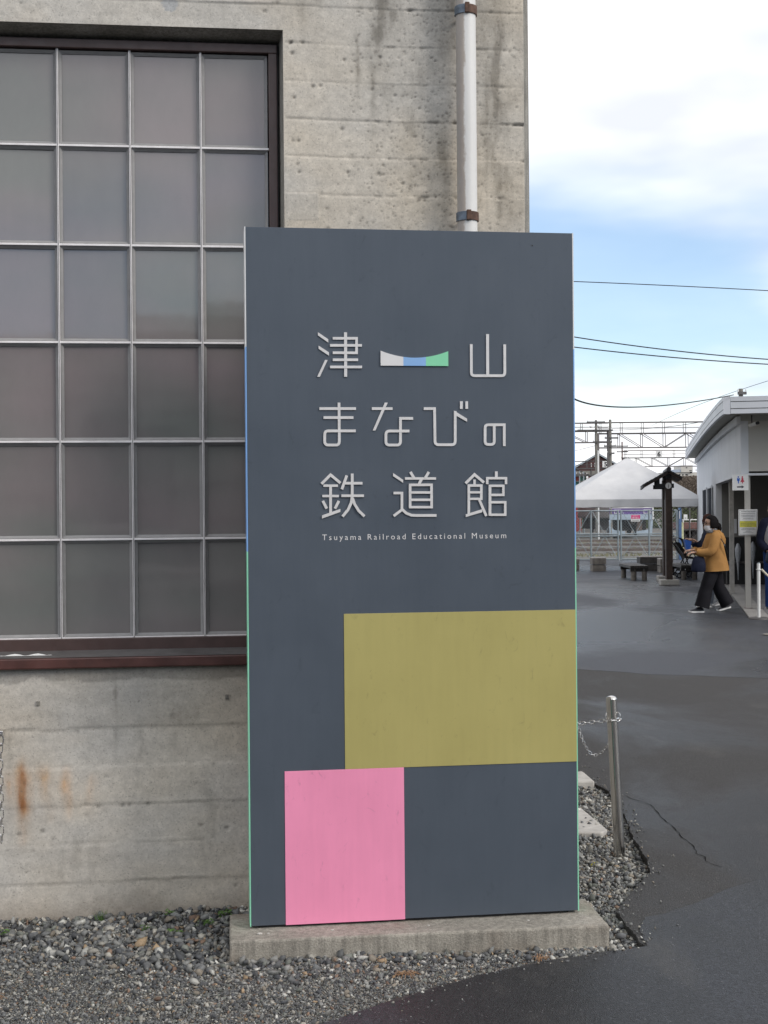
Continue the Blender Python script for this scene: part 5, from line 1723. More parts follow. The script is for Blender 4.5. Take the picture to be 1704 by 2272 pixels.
for cx_ in (lx0 + .30, lx1 - .52):
    b = MB()
    for q in ((0, 0, .40, .035), (0, .20, .40, .235), (0, .035, .03, .20), (.37, .035, .40, .20)):
        b.box((cx_ + q[0], LY - .085, 1.46 + q[1]), (cx_ + q[2], LY - .0615, 1.46 + q[3]))
    b.build('marker_frame', M['white'], lo)
for s_ in (-1, 1):
    b = MB()
    xo = lm + s_ * 1.30
    pts_ = [(xo, 1.09), (xo - s_ * .12, 1.09), (xo - s_ * .16, .70), (xo - s_ * .30, .50), (xo - s_ * .95, .42), (xo - s_ * .95, .20), (xo - s_ * .05, .20)]
    MB().poly(pts_, lambda p: (p[0], LY - .08, p[1]), lambda p: (p[0], LY, p[1])).build('snow_plough', M['loco_blue'], lo)
    MB().tube([(lm + s_ * .33, LY - .1, 1.06), (lm + s_ * .36, LY - .16, .75), (lm + s_ * .12, LY - .16, .55)], .03, 8).build('brake_hose', M['black'], lo, smooth=True)
    for yy in (LY + 1.4, LY + 3.6, LY + 9.2, LY + 11.4):
        MB().tube([(lm + s_ * .48, yy, .59), (lm + s_ * .62, yy, .59)], .43, 20).build('wheel', M['loco_under'], lo)
MB().box((lm - .16, LY - .55, .80), (lm + .16, LY - .05, 1.08)).build('coupler', M['loco_under'], lo, bevel=.03)
MB().box((lx0 + .3, LY + .4, .45), (lx1 - .3, LY + 12.5, 1.155)).build('underframe', M['loco_under'], lo)
MB().box((lm + .35, LY + .1, .40), (lm + .70, LY + .35, 1.09)).build('brown_tank', M['rail'], lo)
for s_ in (-1, 1):
    MB().box((lm + s_ * .62 - .42, LY - .075, 2.2), (lm + s_ * .62 + .42, LY - .0605, 2.9)).build('windscreen', M['darkglass'], lo)
MB().tube([(lx1 + .02, LY - .1, 1.1), (lx1 + .02, LY - .1, 2.2)], .045, 8).build('handrail', M['white'], lo)

# red covered wagon behind on the left
M['red_wagon'] = plain('faded_red_wagon', (.38, .065, .06), .6, 0, .2, 1.2)
M['red_bright'] = plain('red_wagon_end', (.46, .035, .04), .55, 0, .12, 1.2)
wg = root('red_wagon', (12.0, 92, .16), 'faded red ribbed wagon left of the purple locomotive', 'wagon')
wA, wB = Vector((10.2, 84.5)), Vector((14.6, 103))
wd_ = (wB - wA).normalized()
wn_ = Vector((-wd_.y, wd_.x))


def WG(u_, v_, z):
    p = wA + wd_ * u_ + wn_ * v_
    return (p.x, p.y, z)


WL = (wB - wA).length
MB(WG).box((0, 0, 1.12), (WL, 2.6, 3.3)).build('body', M['red_wagon'], wg)
for i in range(12):
    MB(WG).box((.1 + i * WL / 12, -.06, 1.14), (.25 + i * WL / 12, -.002, 3.25)).build('side_rib', M['red_wagon'], wg)
MB(WG).box((0, -.08, .98), (WL, 2.6, 1.118)).build('sole_bar', M['loco_under'], wg)
MB(WG).box((.4, .3, .45), (WL - .4, 2.2, .978)).build('underframe', M['loco_under'], wg)
for u_ in (1.6, 3.4, WL - 3.4, WL - 1.6):
    MB(WG).tube([(u_, .62, .59), (u_, .76, .59)], .43, 18).build('wheel', M['loco_under'], wg)
MB(WG).box((WL * .50, -.075, 1.30), (WL * .56, -.062, 1.9)).build('notice_panel', M['white'], wg)
wh = root('red_shunter', (15.0, 110, .16), 'bright red shunting vehicle seen over the gate beside the red wagon', 'wagon')
MB().box((17.208, 108, 1.42), (18.000, 118, 3.0)).build('body', M['red_bright'], wh, bevel=.06)
MB().box((17.244, 108.2, .4), (17.964, 117, 1.418)).build('underframe', M['loco_under'], wh)
MB().box((16.853, 107.8, 1.45), (17.176, 107.95, 1.95)).build('white_door', M['white'], wh)
rw = root('rust_wagon', (18, 62, .16), 'low rust brown flat wagon behind the boundary fence', 'wagon')
MB().box((14.564, 66, .72), (16.456, 68.4, 1.02)).build('deck', M['pole_rust'], rw)
MB().box((14.564, 66.1, .62), (16.456, 68.3, .718)).build('sole_bar', M['loco_under'], rw)
for x_ in (14.784, 15.136, 16.016):
    MB().tube([(x_, 66.3, .5), (x_, 66.45, .5)], .36, 16).build('wheel', M['loco_under'], rw)
MB().tube([(14.564, 66.05, 1.16), (16.456, 66.05, 1.16)], .03, 6).build('hand_rail', M['white'], rw)
for x_ in (14.608, 14.960, 15.312):
    MB().tube([(x_, 66.05, 1.02), (x_, 66.05, 1.16)], .025, 6).build('stanchion', M['white'], rw)

# brown engine shed with lean-to
M['shedbrown'] = None
m = NM('brown_corrugated_shed')
wv = m.n('TexWave', wave_type='BANDS', bands_direction='Z')
wv.inputs['Scale'].default_value = 1.6
wv.inputs['Distortion'].default_value = .4
m.lk(m.pos, wv.inputs['Vector'])
m.out(m.mix(.5, m.ramp(m.noise(.6, 4), (.3, (.055, .026, .026)), (.7, (.095, .042, .040))), m.ramp(wv.outputs[0], (.2, .7), (.8, 1.15)), 'MULTIPLY'), .75)
M['shedbrown'] = m.m
M['shedroof'] = plain('pale_sheet_roof', (.34, .38, .41), .5, .1, .12, .5)
M['reddoor'] = plain('red_shed_door', (.36, .07, .06), .7, 0, .2, .8)
M['green_sheet'] = plain('teal_sheeting', (.10, .24, .21), .7, 0, .2, .8)
SY0 = 150.0
sh = root('engine_shed', (23.750, SY0, 0), 'brown gabled engine shed with pale sheet roof behind the poles', 'shed')
xL, xM, xR = 21.200, 23.750, 26.300
zE, zA = 6.369, 7.798
rx_ = 25.700 - xM
b = MB()
b.poly([(xL, 0), (xR, 0), (xR, zE), (xM, zA), (xL, zE)], lambda p: (p[0], SY0, p[1]), lambda p: (p[0] + 4.6, SY0 + 32, p[1]))
b.build('walls', M['shedbrown'], sh)
for xs_, zs_ in ((xL - .3, zE - .16), (xR + .3, zE - .16)):
    b = MB()
    b.add([(xs_, SY0 - .4, zs_ + .06), (xM, SY0 - .4, zA + .10), (xM + 4.7, SY0 + 32.3, zA + .10), (xs_ + 4.7, SY0 + 32.3, zs_ + .06),
           (xs_, SY0 - .4, zs_ + .26), (xM, SY0 - .4, zA + .30), (xM + 4.7, SY0 + 32.3, zA + .30), (xs_ + 4.7, SY0 + 32.3, zs_ + .26)], [(0, 1, 2, 3), (4, 5, 6, 7), (0, 1, 5, 4), (1, 2, 6, 5), (2, 3, 7, 6), (3, 0, 4, 7)])
    b.build('roof', M['shedroof'], sh)
zl = 5.605
MB().box((xL - .2, SY0 - 2.2, zl), (xR, SY0 - .002, zl + .45)).build('canopy', M['pole_conc'], sh)
for a_, c_, mt in ((21.350, 21.600, 'reddoor'), (21.700, 22.400, 'green_sheet'), (22.700, 23.500, 'reddoor'), (23.900, 24.650, 'reddoor')):
    MB().box((a_, SY0 - .08, 0), (c_, SY0 - .001, 5.460)).build('door', M[mt], sh)
for px_ in (23.000, 23.400):
    MB().box((px_, SY0 - .06, 6.553), (px_ + .06, SY0 - .001, 7.003)).build('vent', M['white'], sh)
sb = root('tool_store', (18.980, 130, 0), 'low grey green lineside store in front of the engine shed', 'hut')
MB().box((18.027, 130, 0), (19.933, 134, 4.472)).build('walls', M['green_sheet'], sb)
MB().box((17.983, 129.7, 4.472), (19.977, 134.3, 4.559)).build('roof', M['pole_conc'], sb)
rh = root('signal_hut', (15.767, 110, 0), 'small orange red roofed hut low beside the sign edge', 'hut')
MB().box((15.033, 110, 0), (16.060, 113, 3.409)).build('walls', M['red_wagon'], rh)
MB().box((14.997, 109.8, 3.409), (16.097, 113.2, 3.519)).build('roof', M['roofmetal'], rh)

# ------------------------------------------------------------------ gantries, poles, wires
def gantry(label, x0, x1, y_, zr, zd, zb_, bay, mat, flip, tk=.05, post=1.4, legs=True):
    g = root('signal_gantry', ((x0 + x1) / 2, y_, 0), label, 'gantry', 'steel signal gantries over the yard')
    MB().box((x0, y_ - .35, zd - tk * .6), (x1, y_ + .35, zd + tk * .6)).build('walkway', M['galv_dark'], g)
    for yy in (y_ - .35, y_ + .35):
        k = 0
        MB().box((x0, yy - tk * .5, zb_ - tk * .5), (x1, yy + tk * .5, zb_ + tk * .5)).build('bottom_chord', mat, g)
        MB().tube([(x0, yy, zr), (x1, yy, zr)], tk * .5, 6).build('hand_rail', mat, g)
        MB().tube([(x0, yy, (zr + zd) / 2), (x1, yy, (zr + zd) / 2)], tk * .3, 6).build('mid_rail', mat, g)
        x_ = x0 + flip[0]
        i = 0
        while x_ < x1:
            MB().tube([(x_, yy, zd), (x_, yy, zb_)], tk * .45, 6).build('web_post', mat, g)
            if x_ + bay <= x1 + .01:
                dn = flip[1][i % len(flip[1])]
                MB().tube([(x_, yy, zd if dn else zb_), (x_ + bay, yy, zb_ if dn else zd)], tk * .45, 6).build('web_diagonal', mat, g)
            i += 1
            x_ += bay
        x_ = x0 + .2
        while x_ < x1:
            MB().tube([(x_, yy, zd), (x_, yy, zr)], tk * .4, 6).build('rail_post', mat, g)
            x_ += post
    if legs:
        for xx in (x0, x1):
            for yy in (y_ - .35, y_ + .35):
                MB().tube([(xx, yy, 0), (xx, yy, zd)], .09, 8).build('column', mat, g)


gantry('nearest steel signal gantry running behind the two tall poles', 13.272, 22.064, 84, 7.116, 6.430, 5.548, 1.41, M['gantry_pale'], (1.35, (1, 1, 0, 1, 1, 0)), .052, 1.31)
gantry('upper gantry span seen between the sign edge and the poles', 9.922, 13.694, 82, 6.963, 6.471, 5.787, 1.45, M['gantry_pale'], (.95, (1, 0, 1, 0)), .05, 1.9)
gantry('farther gantry carrying the number six over the tent', 23.053, 34.147, 130, 7.420, 6.727, 5.882, 1.56, M['gantry_pale'], (1.2, (1, 1, 0, 1, 1, 0)), .065, 1.56)
gantry('farther gantry carrying the number five before the engine shed', 15.915, 21.291, 128, 6.362, 5.679, 4.975, 1.56, M['galv_dark'], (.6, (0, 1)), .07, 1.56)
for dig, cx_, cy_, yy, hw in (('6', 1462, 1007.5, 129.5, 7.3), ('5', 1343.6, 1030, 127.5, 6.8)):
    nsg = {'6': ((26.379, 129.500, 7.053), 'square white sign with the number 6 on the far gantry'), '5': ((20.931, 127.500, 6.055), 'square white sign with the number 5 in front of the brown shed')}[dig]
    (X_, Y_, Z_) = nsg[0]
    t = root('number_sign', nsg[0], nsg[1], 'sign', 'track number signs')
    h_ = hw / 3000 * Y_
    MB().box((X_ - h_, Y_ - .02, Z_ - h_), (X_ + h_, Y_ + .02, Z_ + h_)).build('board', M['white'], t)
    text(dig, 1.0 * h_ * 2, lambda x, y, d: (X_ + x * 1.05, Y_ - .022 - d, Z_ - h_ * .70 + y), M['black'], 'digit', t, depth=.002, bold=.035)


def pole(x_, y_, ztop, r0, mat, label, arms=(), conduit=False, name='utility_pole'):
    p = root(name, (x_, y_, 0), label, 'pole', 'poles in the rail yard')
    MB().tube([(x_, y_, 0), (x_, y_, ztop)], [r0 * 1.15, r0], 12).build('shaft', mat, p, smooth=True)
    for z_, l0, l1 in arms:
        MB().box((x_ - l0, y_ - r0 - .08, z_ - .045), (x_ + l1, y_ - r0 - .005, z_ + .045)).build('crossarm', M['galv_dark'], p)
        for q in (-l0 * .9, l1 * .9):
            MB().tube([(x_ + q, y_ - r0 - .04, z_ + .046), (x_ + q, y_ - r0 - .04, z_ + .13)], .022, 6).build('insulator', M['white'], p)
    if conduit:
        MB().tube([(x_ + r0 * 1.25, y_ - .08, 0), (x_ + r0 * 1.25, y_ - .08, conduit)], .045, 8).build('conduit', M['white'], p)
    return p


p1 = pole(12.272, 78, 6.878, .072, M['pole_conc'], 'tall concrete pole with two round lamps near the sign edge', ((6.748, .55, .5), (6.280, 1.1, .95), (5.604, .2, .9)), 5.110)
for x_, y_ in (((11.901), 6.472), ((12.338), 6.500)):
    MB().ell((x_, 77.5, y_), (.085, .12, .085)).build('lamp_head', M['white'], p1, smooth=True)
pole(13.427, 80, 7.033, .078, M['pole_conc'], 'tall concrete pole right of the lamp pole', ((5.939, .35, .45), (5.459, .40, .3), (5.033, .22, .22)))
pole(21.180, 120, 7.780, .06, M['pole_rust'], 'thin rusty brown pole with crossarms above the tent', ((7.380, .6, .5), (6.880, .5, .5), (6.340, .1, .6)))
pole(14.483, 100, 4.610, .045, M['galv'], 'short grey signal mast nearest the sign edge', ((4.377, .25, .25),), name='signal_mast')
sm = pole(14.488, 98, 4.482, .045, M['galv'], 'short grey signal mast with white lamps before the red doors', ((4.286, .25, .25),), name='signal_mast')
for px_, py_ in ((1302.5, 1064), (1302.5, 1060)):
    MB().ell((14.686, 97.6, {1064: 3.920, 1060: 4.067}[py_]), (.085, .06, .085), 10, 7).build('signal_lamp', M['white'], sm)
pole(11.645, 44, 5.556, .075, M['pole_conc'], 'pole top showing over the restroom roof', ((5.402, .13, .15),))
pole(46.600, 200, 7.804, .05, M['galv_dark'], 'distant dark pole before the hospital hill', ((7.604, .5, .5),))


def cable(label, ctrl, r_, n_=40):
    """smooth curve through three points, parabolic sag, extended to both ends"""
    t = root('overhead_cable', ctrl[0], label, 'cable', 'overhead cables')
    P = [Vector(p) for p in ctrl]
    q = []
    for i in range(n_ + 1):
        s = i / n_
        a0_ = (s - .5) * (s - 1) / .5
        a1_ = s * (s - 1) / -.25
        a2_ = s * (s - .5) / .5
        q.append(P[0] * a0_ + P[1] * a1_ + P[2] * a2_)
    MB().tube(q, r_, 6).build('wire', M['wire'], t, fix=False)


cable('highest thin cable crossing the blue sky', ((-1.2, 25, 6.03), (5.352, 25, 5.765), (11.9, 25, 5.30)), .0085)
cable('upper of the two sagging cables across the low cloud', ((-1.2, 25, 5.92), (5.092, 25, 4.60), (11.4, 25, 4.28)), .011)
cable('lower of the two sagging cables across the low cloud', ((-1.2, 25, 5.47), (5.091, 25, 4.465), (11.4, 25, 4.19)), .011)
cable('drooping service cable running to the restroom roof corner', ((1.60, 11.32, 2.545), (2.812, 14.300, 2.706), (5.25, 20.25, 3.33)), .0075)
cable('fine wire slanting behind the restroom roof over the gantry', ((14.866, 75.000, 6.324), (14.260, 62.000, 6.377), (12.817, 45.000, 5.901)), .009)
cable('fine wire sloping up to the lamp pole from the left', ((12.635, 100.000, 5.760), (12.785, 90.000, 5.662), (12.305, 78.000, 5.422)), .012)
cable('long gantry feeder wire rising to the restroom eaves', ((11.490, 81.000, 6.471), (13.290, 70.000, 5.851), (14.114, 60.000, 5.540)), .014)

# ------------------------------------------------------------------ hospital on its hill
M['hosp'] = plain('cream_render', (.52, .50, .46), .85, 0, .08, .1)
M['fence_blue'] = plain('roof_screen', (.36, .42, .52), .6, 0, .06, .1)
HY = 420.0
hp = root('hospital_block', (93.520, HY, 4), 'distant cream apartment block on the wooded hill', 'building')
MB().box((86.520, HY, 2), (99.120, HY + 14, 13.545)).build('main_block', M['hosp'], hp)
MB().box((92.260, HY - .5, 13.573), (95.900, HY + 10, 15.715)).build('roof_tower', M['hosp'], hp)
MB().box((89.880, HY - .3, 13.559), (92.260 - .02, HY + 5, 14.385)).build('roof_screen', M['fence_blue'], hp)
for xa, xb, za, zb2, up_ in ((90.35, 91.27, 12.66, 13.0, 0), (91.61, 92.18, 12.65, 12.99, 0), (92.73, 93.16, 12.64, 12.98, 0), (93.71, 94.41, 12.63, 12.97, 0), (94.98, 95.68, 13.25, 13.69, 1), (94.84, 95.68, 13.95, 14.15, 1), (90.49, 91.19, 11.89, 12.23, 0), (91.75, 92.31, 11.88, 12.22, 0), (92.87, 93.43, 11.87, 12.21, 0), (93.99, 94.55, 11.86, 12.2, 0), (93.73, 94.22, 14.8, 15.07, 1)):
    MB().box((xa, HY - (.54 if up_ else .05), za), (xb, HY - (.502 if up_ else .002), zb2)).build('window', M['darkglass'], hp)
# hill
M['hill'] = plain('winter_hill_soil', (.09, .075, .055), .95, 0, .25, .05)
b = MB()
nh = 60
for i in range(nh + 1):
    for j in range(16):
        x_ = -400 + i * 1000 / nh
        y_ = 285 + j * 31
        t = j / 15
        top = 8.5 + 5 * math.sin(x_ * .011 + 1) + 3 * math.sin(x_ * .031)
        b.v.append((x_, y_, top * (1 - (1 - t) ** 4) - .3))
b.f = [(i * 16 + j, (i + 1) * 16 + j, (i + 1) * 16 + j + 1, i * 16 + j + 1) for i in range(nh) for j in range(15)]
tag(b.build('hill', M['hill'], smooth=True, fix=False), kind='structure')
M['twig'] = plain('bare_winter_twigs', (.115, .09, .07), .9, 0, .35, .4)
def hill_z(x, y):
    t = min(1, max(0, (y - 285) / 465))
    return (8.5 + 5 * math.sin(x * .011 + 1) + 3 * math.sin(x * .031)) * (1 - (1 - t) ** 4) - .3


r_ = random.Random(21)
b = MB()
for i in range(760):
    y_ = r_.uniform(286, 412)
    x_ = y_ * r_.uniform(.195, .262)
    z0_ = hill_z(x_, y_)
    h_ = min(r_.uniform(3.6, 6.4), 1.6 + y_ * .0248 - z0_ + r_.uniform(-.3, .5))
    if h_ < 1.5:
        continue
    b.tube([(x_, y_, z0_ - .2), (x_ + r_.uniform(-.3, .3), y_, z0_ + h_ * .85)], [.12, .03], 4, cap=False)
    for k in range(60):
        z_ = h_ * r_.uniform(.12, 1)
        a, l_ = r_.uniform(0, 6.28), r_.uniform(.3, 1.2) * (1.25 - z_ / h_ * .7)
        cx_, cy_ = x_ + math.cos(a) * l_ * .8, y_ + math.sin(a) * l_ * .5
        w_ = r_.uniform(.04, .16)
        b.add([(x_, y_, z0_ + z_ - l_ * .5), (cx_ + w_, cy_, z0_ + z_), (cx_ - w_, cy_, z0_ + z_ + l_ * .3)], [(0, 1, 2)])
tag(b.build('winter_wood', M['twig'], fix=False), 'bare brown winter wood covering the hillside below the cream block', 'wood', kind='stuff')
M['farbush'] = plain('dull_green_scrub', (.07, .085, .04), .9, 0, .4, .8)
b = MB()
for i in range(5200):
    x_, y_ = r_.uniform(8, 46), r_.uniform(124, 128)
    z_ = r_.random() ** 1.3 * 2.6
    w_ = r_.uniform(.08, .26)
    b.add([(x_ - w_, y_, z_), (x_ + w_, y_ + r_.uniform(-.2, .2), z_ + r_.uniform(-.1, .1)), (x_ + r_.uniform(-.2, .2), y_, z_ + w_ * 1.4)], [(0, 1, 2)])
tag(b.build('scrub', M['farbush'], fix=False), 'dull green scrub along the far side of the rail yard', 'scrub', kind='stuff')

# ------------------------------------------------------------------ people
M['skin'] = plain('skin', (.48, .29, .21), .55, 0, .06, 30)
M['hair_b'] = plain('black_hair', (.007, .006, .007), .8, 0, .3, 50, .004, 90, spec=.15)
M['hair_r'] = plain('red_brown_hair', (.05, .018, .014), .75, 0, .3, 50, .004, 90, spec=.15)
M['mustard'] = plain('mustard_coat', (.37, .195, .068), .9, 0, .12, 9, .012, 9, spec=.15)
M['trous'] = plain('charcoal_trousers', (.013, .0125, .016), .85, 0, .25, 8, .012, 10, spec=.15)
M['navy'] = plain('navy_cloth', (.012, .015, .032), .8, 0, .25, 9, .01, 12, spec=.15)
M['jeans'] = plain('grey_jeans', (.075, .085, .105), .85, 0, .2, 12, .008, 16, spec=.15)
M['bluejean'] = plain('blue_jeans', (.015, .045, .16), .85, 0, .2, 12, .008, 16, spec=.15)
M['greyshirt'] = plain('grey_vest', (.30, .30, .31), .85, 0, .1, 10, .012, 10, spec=.15)
M['shoe'] = plain('black_shoe', (.010, .011, .018), .6, 0, .2, 20)
M['sole'] = plain('white_sole', (.75, .75, .74), .6, 0, .05, 20)
M['maskw'] = plain('white_mask', (.78, .78, .80), .7, 0, .04, 20)
M['blackm'] = plain('glasses_black', (.01, .01, .01), .3, 0, .1, 20)
M['scarf'] = plain('speckled_scarf', (.16, .16, .17), .9, 0, .7, 60, spec=.15)


def skin_body(parent, joints, edges, mat, rt):
    """one continuous skinned figure: joints = {name: (pos, radius)}"""
    names = list(joints)
    me = bpy.data.meshes.new('body')
    org = ORG[parent.name]
    me.from_pydata([Vector(joints[n][0]) - org for n in names], [(names.index(a), names.index(b)) for a, b in edges], [])
    o = bpy.data.objects.new('body', me)
    put(o, parent)
    sk = o.modifiers.new('skin', 'SKIN')
    sk.use_smooth_shade = True
    for i, n in enumerate(names):
        q = joints[n][1]
        me.skin_vertices[0].data[i].radius = (q, q)
        me.skin_vertices[0].data[i].use_root = (n == rt)
    ss = o.modifiers.new('subsurf', 'SUBSURF')
    ss.levels = ss.render_levels = 2
    me.materials.append(mat)
    return o


def ring(c, rx, ry, n=18, ph=0.0, tilt=0.0, wav=0.0, k=5):
    out = []
    for i in range(n):
        a = 2 * math.pi * i / n + ph
        w_ = 1 + wav * math.sin(k * a + c[2] * 9)
        out.append((c[0] + rx * math.cos(a) * w_, c[1] + ry * math.sin(a) * w_, c[2] + tilt * math.cos(a)))
    return out


def hand(parent, wrist, d, up, side, mat, curl=.6):
    """palm, four curled fingers of unequal length and a thumb from the side of the palm"""
    w_ = Vector(wrist)
    d = Vector(d).normalized()
    up = Vector(up).normalized()
    s = d.cross(up).normalized() * side
    b = MB()
    b.tube([w_ - d * .02, w_, w_ + d * .04, w_ + d * .085], [.024, .026, .036, .030], 10, flat=.5)
    for i, L_ in enumerate((.068, .078, .073, .058)):
        base = w_ + d * .078 + s * (.027 - .018 * i)
        b.tube([base, base + d * L_ * .45 - up * L_ * .12 * curl, base + d * L_ * .75 - up * L_ * .5 * curl, base + d * L_ * .82 - up * L_ * .85 * curl], [.009, .0088, .008, .006], 6)
    tb = w_ + d * .03 + s * .028
    b.tube([tb, tb + s * .022 + d * .025, tb + s * .026 + d * .055 - up * .012], [.011, .010, .007], 6)
    return b.build('hand', mat, parent, smooth=True)


def head(parent, c, yaw, hair, kind, mask=False, glasses=False, cap=1.0):
    """c = centre of the head, yaw = direction the face looks (0 = -X)"""
    Rm = Matrix.Rotation(yaw, 3, 'Z')
    C_ = Vector(c)
    w_ = lambda p: C_ + Rm @ Vector(p)
    b = MB()
    prof = [(-.118, .030, .03, -.030), (-.105, .052, .046, -.022), (-.085, .066, .056, -.014), (-.055, .076, .064, -.008), (-.02, .086, .070, -.002), (.02, .093, .074, .002), (.055, .090, .072, .006), (.085, .075, .060, .008), (.105, .048, .040, .008), (.115, .012, .010, .008)]
    b.rings([[w_(p) for p in ring((x_, 0, z_), rx, ry, 18)] for z_, rx, ry, x_ in prof])
    hd = b.build('head', M['skin'], parent, smooth=True)
    nb_ = MB()
    nb_.rings([[w_(p) for p in ring((-.092, 0, z_), q, q * .9, 8)] for z_, q in ((-.035, .006), (-.028, .017), (-.015, .014), (.010, .008), (.02, .003))])
    nb_.build('nose', M['skin'], hd, smooth=True)
    for s in (-1, 1):
        MB().ell(w_((.002, s * .074, -.012)), (.018, .010, .030), 8, 6).build('ear', M['skin'], hd, smooth=True)
        MB().ell(w_((-.081, s * .032, .004)), (.008, .013, .007), 8, 6).build('eye', M['blackm'], hd, smooth=True)
        MB().tube([w_((-.090, s * .014, .024)), w_((-.086, s * .034, .029)), w_((-.074, s * .050, .024))], .003, 5).build('eyebrow', M[hair], hd)
    if not mask:
        MB().tube([w_((-.083, -.022, -.066)), w_((-.090, 0, -.064)), w_((-.083, .022, -.066))], .004, 6).build('mouth', plain('lips', (.36, .14, .12), .5), hd)
    # hair cap: back and top of the skull, open at the face
    b = MB()
    nU, nV_ = 22, 12
    V = []
    for j in range(nV_ + 1):
        ph = rad(90 - j * (126 if kind == 'f' else 128) / nV_)
        for i in range(nU + 1):
            a = rad(-118 + i * 236 / nU)
            open_ = .90 if ph > rad(25) else 1
            x_ = .106 * math.cos(ph) * math.cos(a) * 1.02 + .010
            y_ = .088 * math.cos(ph) * math.sin(a)
            z_ = .124 * math.sin(ph) + .004
            if ph > rad(28):
                x_ = .106 * math.cos(ph) * math.cos(a * 180 / 118) + .008
                y_ = .088 * math.cos(ph) * math.sin(a * 180 / 118)
            V.append(w_((x_ * cap, y_ * cap, z_ * cap)))
    b.v = [tuple(p) for p in V]
    b.f = [(j * (nU + 1) + i, j * (nU + 1) + i + 1, (j + 1) * (nU + 1) + i + 1, (j + 1) * (nU + 1) + i) for j in range(nV_) for i in range(nU)]
    ho = b.build('hair', M[hair], parent, smooth=True)
    so = ho.modifiers.new('thick', 'SOLIDIFY')
    so.thickness = .014
    so.offset = -1
    if mask:
        b = MB()
        b.rings([[w_(p) for p in ring((-.030, 0, z_), q, q2, 14)] for z_, q, q2 in ((-.112, .050, .050), (-.085, .068, .062), (-.055, .074, .067), (-.030, .070, .070))], cap=False)
        b.build('face_mask', M['maskw'], parent, smooth=True)
    if glasses:
        for s in (-1, 1):
            MB().tube([w_((-.100, s * .034 + .022 * math.cos(a), .002 + .018 * math.sin(a))) for a in [i * math.pi / 6 for i in range(12)]], .003, 5, closed=True).build('glasses_rim', M['blackm'], parent)
            MB().tube([w_((-.098, s * .056, .008)), w_((-.02, s * .080, .010))], .0028, 5).build('glasses_temple', M['blackm'], parent)
    return w_


def shoe(parent, heel, toe, lift=0.0, mats=('shoe', 'sole')):
    h_, t_2 = Vector(heel), Vector(toe)
    d = t_2 - h_
    L_ = d.length
    dn = d.normalized()
    sd = dn.cross(Vector((0, 0, 1))).normalized()
    upv = sd.cross(dn).normalized()
    rgs, rgs2 = [], []
    for t, wv_, hv, z0 in ((-.02, .026, .060, .024), (.15, .036, .085, .022), (.35, .036, .085, .020), (.6, .042, .058, .018), (.85, .040, .042, .018), (1.0, .018, .026, .020)):
        c = h_ + dn * (L_ * t)
        rgs.append([c + sd * wv_ * math.cos(a) + upv * (z0 + (hv - z0) * max(0, math.sin(a))) for a in [k * math.pi / 6 for k in range(12)]])
    MBs = MB().rings(rgs)
    o = MBs.build('shoe', M[mats[0]], parent, smooth=True)
    for t, wv_ in ((-.05, .024), (.1, .038), (.35, .037), (.6, .044), (.85, .043), (1.03, .018)):
        c = h_ + dn * (L_ * t)
        rgs2.append([c + sd * wv_ * x_ + upv * (z_ + (.012 if t > 1 else 0)) for x_, z_ in ((-1, 0), (1, 0), (1, .024), (-1, .024))])
    MB().rings(rgs2).build('sole', M[mats[1]], o)


def limb(parent, pts, radii, mat, name, n=14, flat=1.0):
    # smooth the polyline a little, keep taper
    P = [Vector(p) for p in pts]
    q, rr = [], []
    for i in range(len(P) - 1):
        for k in range(6):
            t = k / 6
            p0, p1, p2, p3 = P[max(i - 1, 0)], P[i], P[i + 1], P[min(i + 2, len(P) - 1)]
            q.append(.5 * ((2 * p1) + (-p0 + p2) * t + (2 * p0 - 5 * p1 + 4 * p2 - p3) * t * t + (-p0 + 3 * p1 - 3 * p2 + p3) * t ** 3))
            r1, r2_ = radii[i], radii[i + 1]
            rr.append((r1 + (r2_ - r1) * t) * (1 + .015 * math.sin(i * 5 + k * 2.1)))
    q.append(P[-1])
    rr.append(radii[-1])
    return MB().tube(q, rr, n, flat=flat).build(name, mat, parent, smooth=True)


def figure(parent, J, rt='pelvis'):
    E_ = [('pelvis', 'spine'), ('spine', 'chest'), ('chest', 'neck'), ('neck', 'skull'), ('chest', 'shL'), ('shL', 'elL'), ('elL', 'wrL'), ('chest', 'shR'), ('shR', 'elR'), ('elR', 'wrR'),
          ('pelvis', 'hipL'), ('hipL', 'knL'), ('knL', 'anL'), ('pelvis', 'hipR'), ('hipR', 'knR'), ('knR', 'anR')]
    R_ = dict(pelvis=.11, spine=.105, chest=.095, neck=.045, skull=.04, shL=.034, elL=.034, wrL=.026, shR=.034, elR=.034, wrR=.026, hipL=.085, knL=.055, anL=.036, hipR=.085, knR=.055, anR=.036)
    return skin_body(parent, {k: (J[k], R_[k]) for k in R_}, E_, M['skin'], rt)


# walker in the mustard coat, striding to the left
wx, wy = 5.06, 20.8
w1 = root('person', (wx, wy, GZ), 'person in mustard hooded coat and wide dark trousers striding left', 'person')
L = lambda x, y, z: (wx + x, wy + y, z)
J = dict(pelvis=L(.01, 0, .78), spine=L(.005, 0, .95), chest=L(-.005, 0, 1.13), neck=L(-.012, 0, 1.27), skull=L(-.03, 0, 1.36),
         shL=L(.0, -.15, 1.185), elL=L(-.09, -.19, .985), wrL=L(-.30, -.15, .965), shR=L(-.01, .15, 1.185), elR=L(-.08, .2, .985), wrR=L(-.28, .15, .99),
         hipL=L(.01, -.085, .74), knL=L(-.14, -.09, .44), anL=L(-.215, -.09, .125), hipR=L(.01, .085, .74), knR=L(.08, .09, .43), anR=L(.255, .09, .155))
figure(w1, J)
shoe(w1, L(-.185, -.09, GZ), L(-.405, -.10, GZ))
shoe(w1, L(.275, .09, GZ + .055), L(.075, .09, GZ))
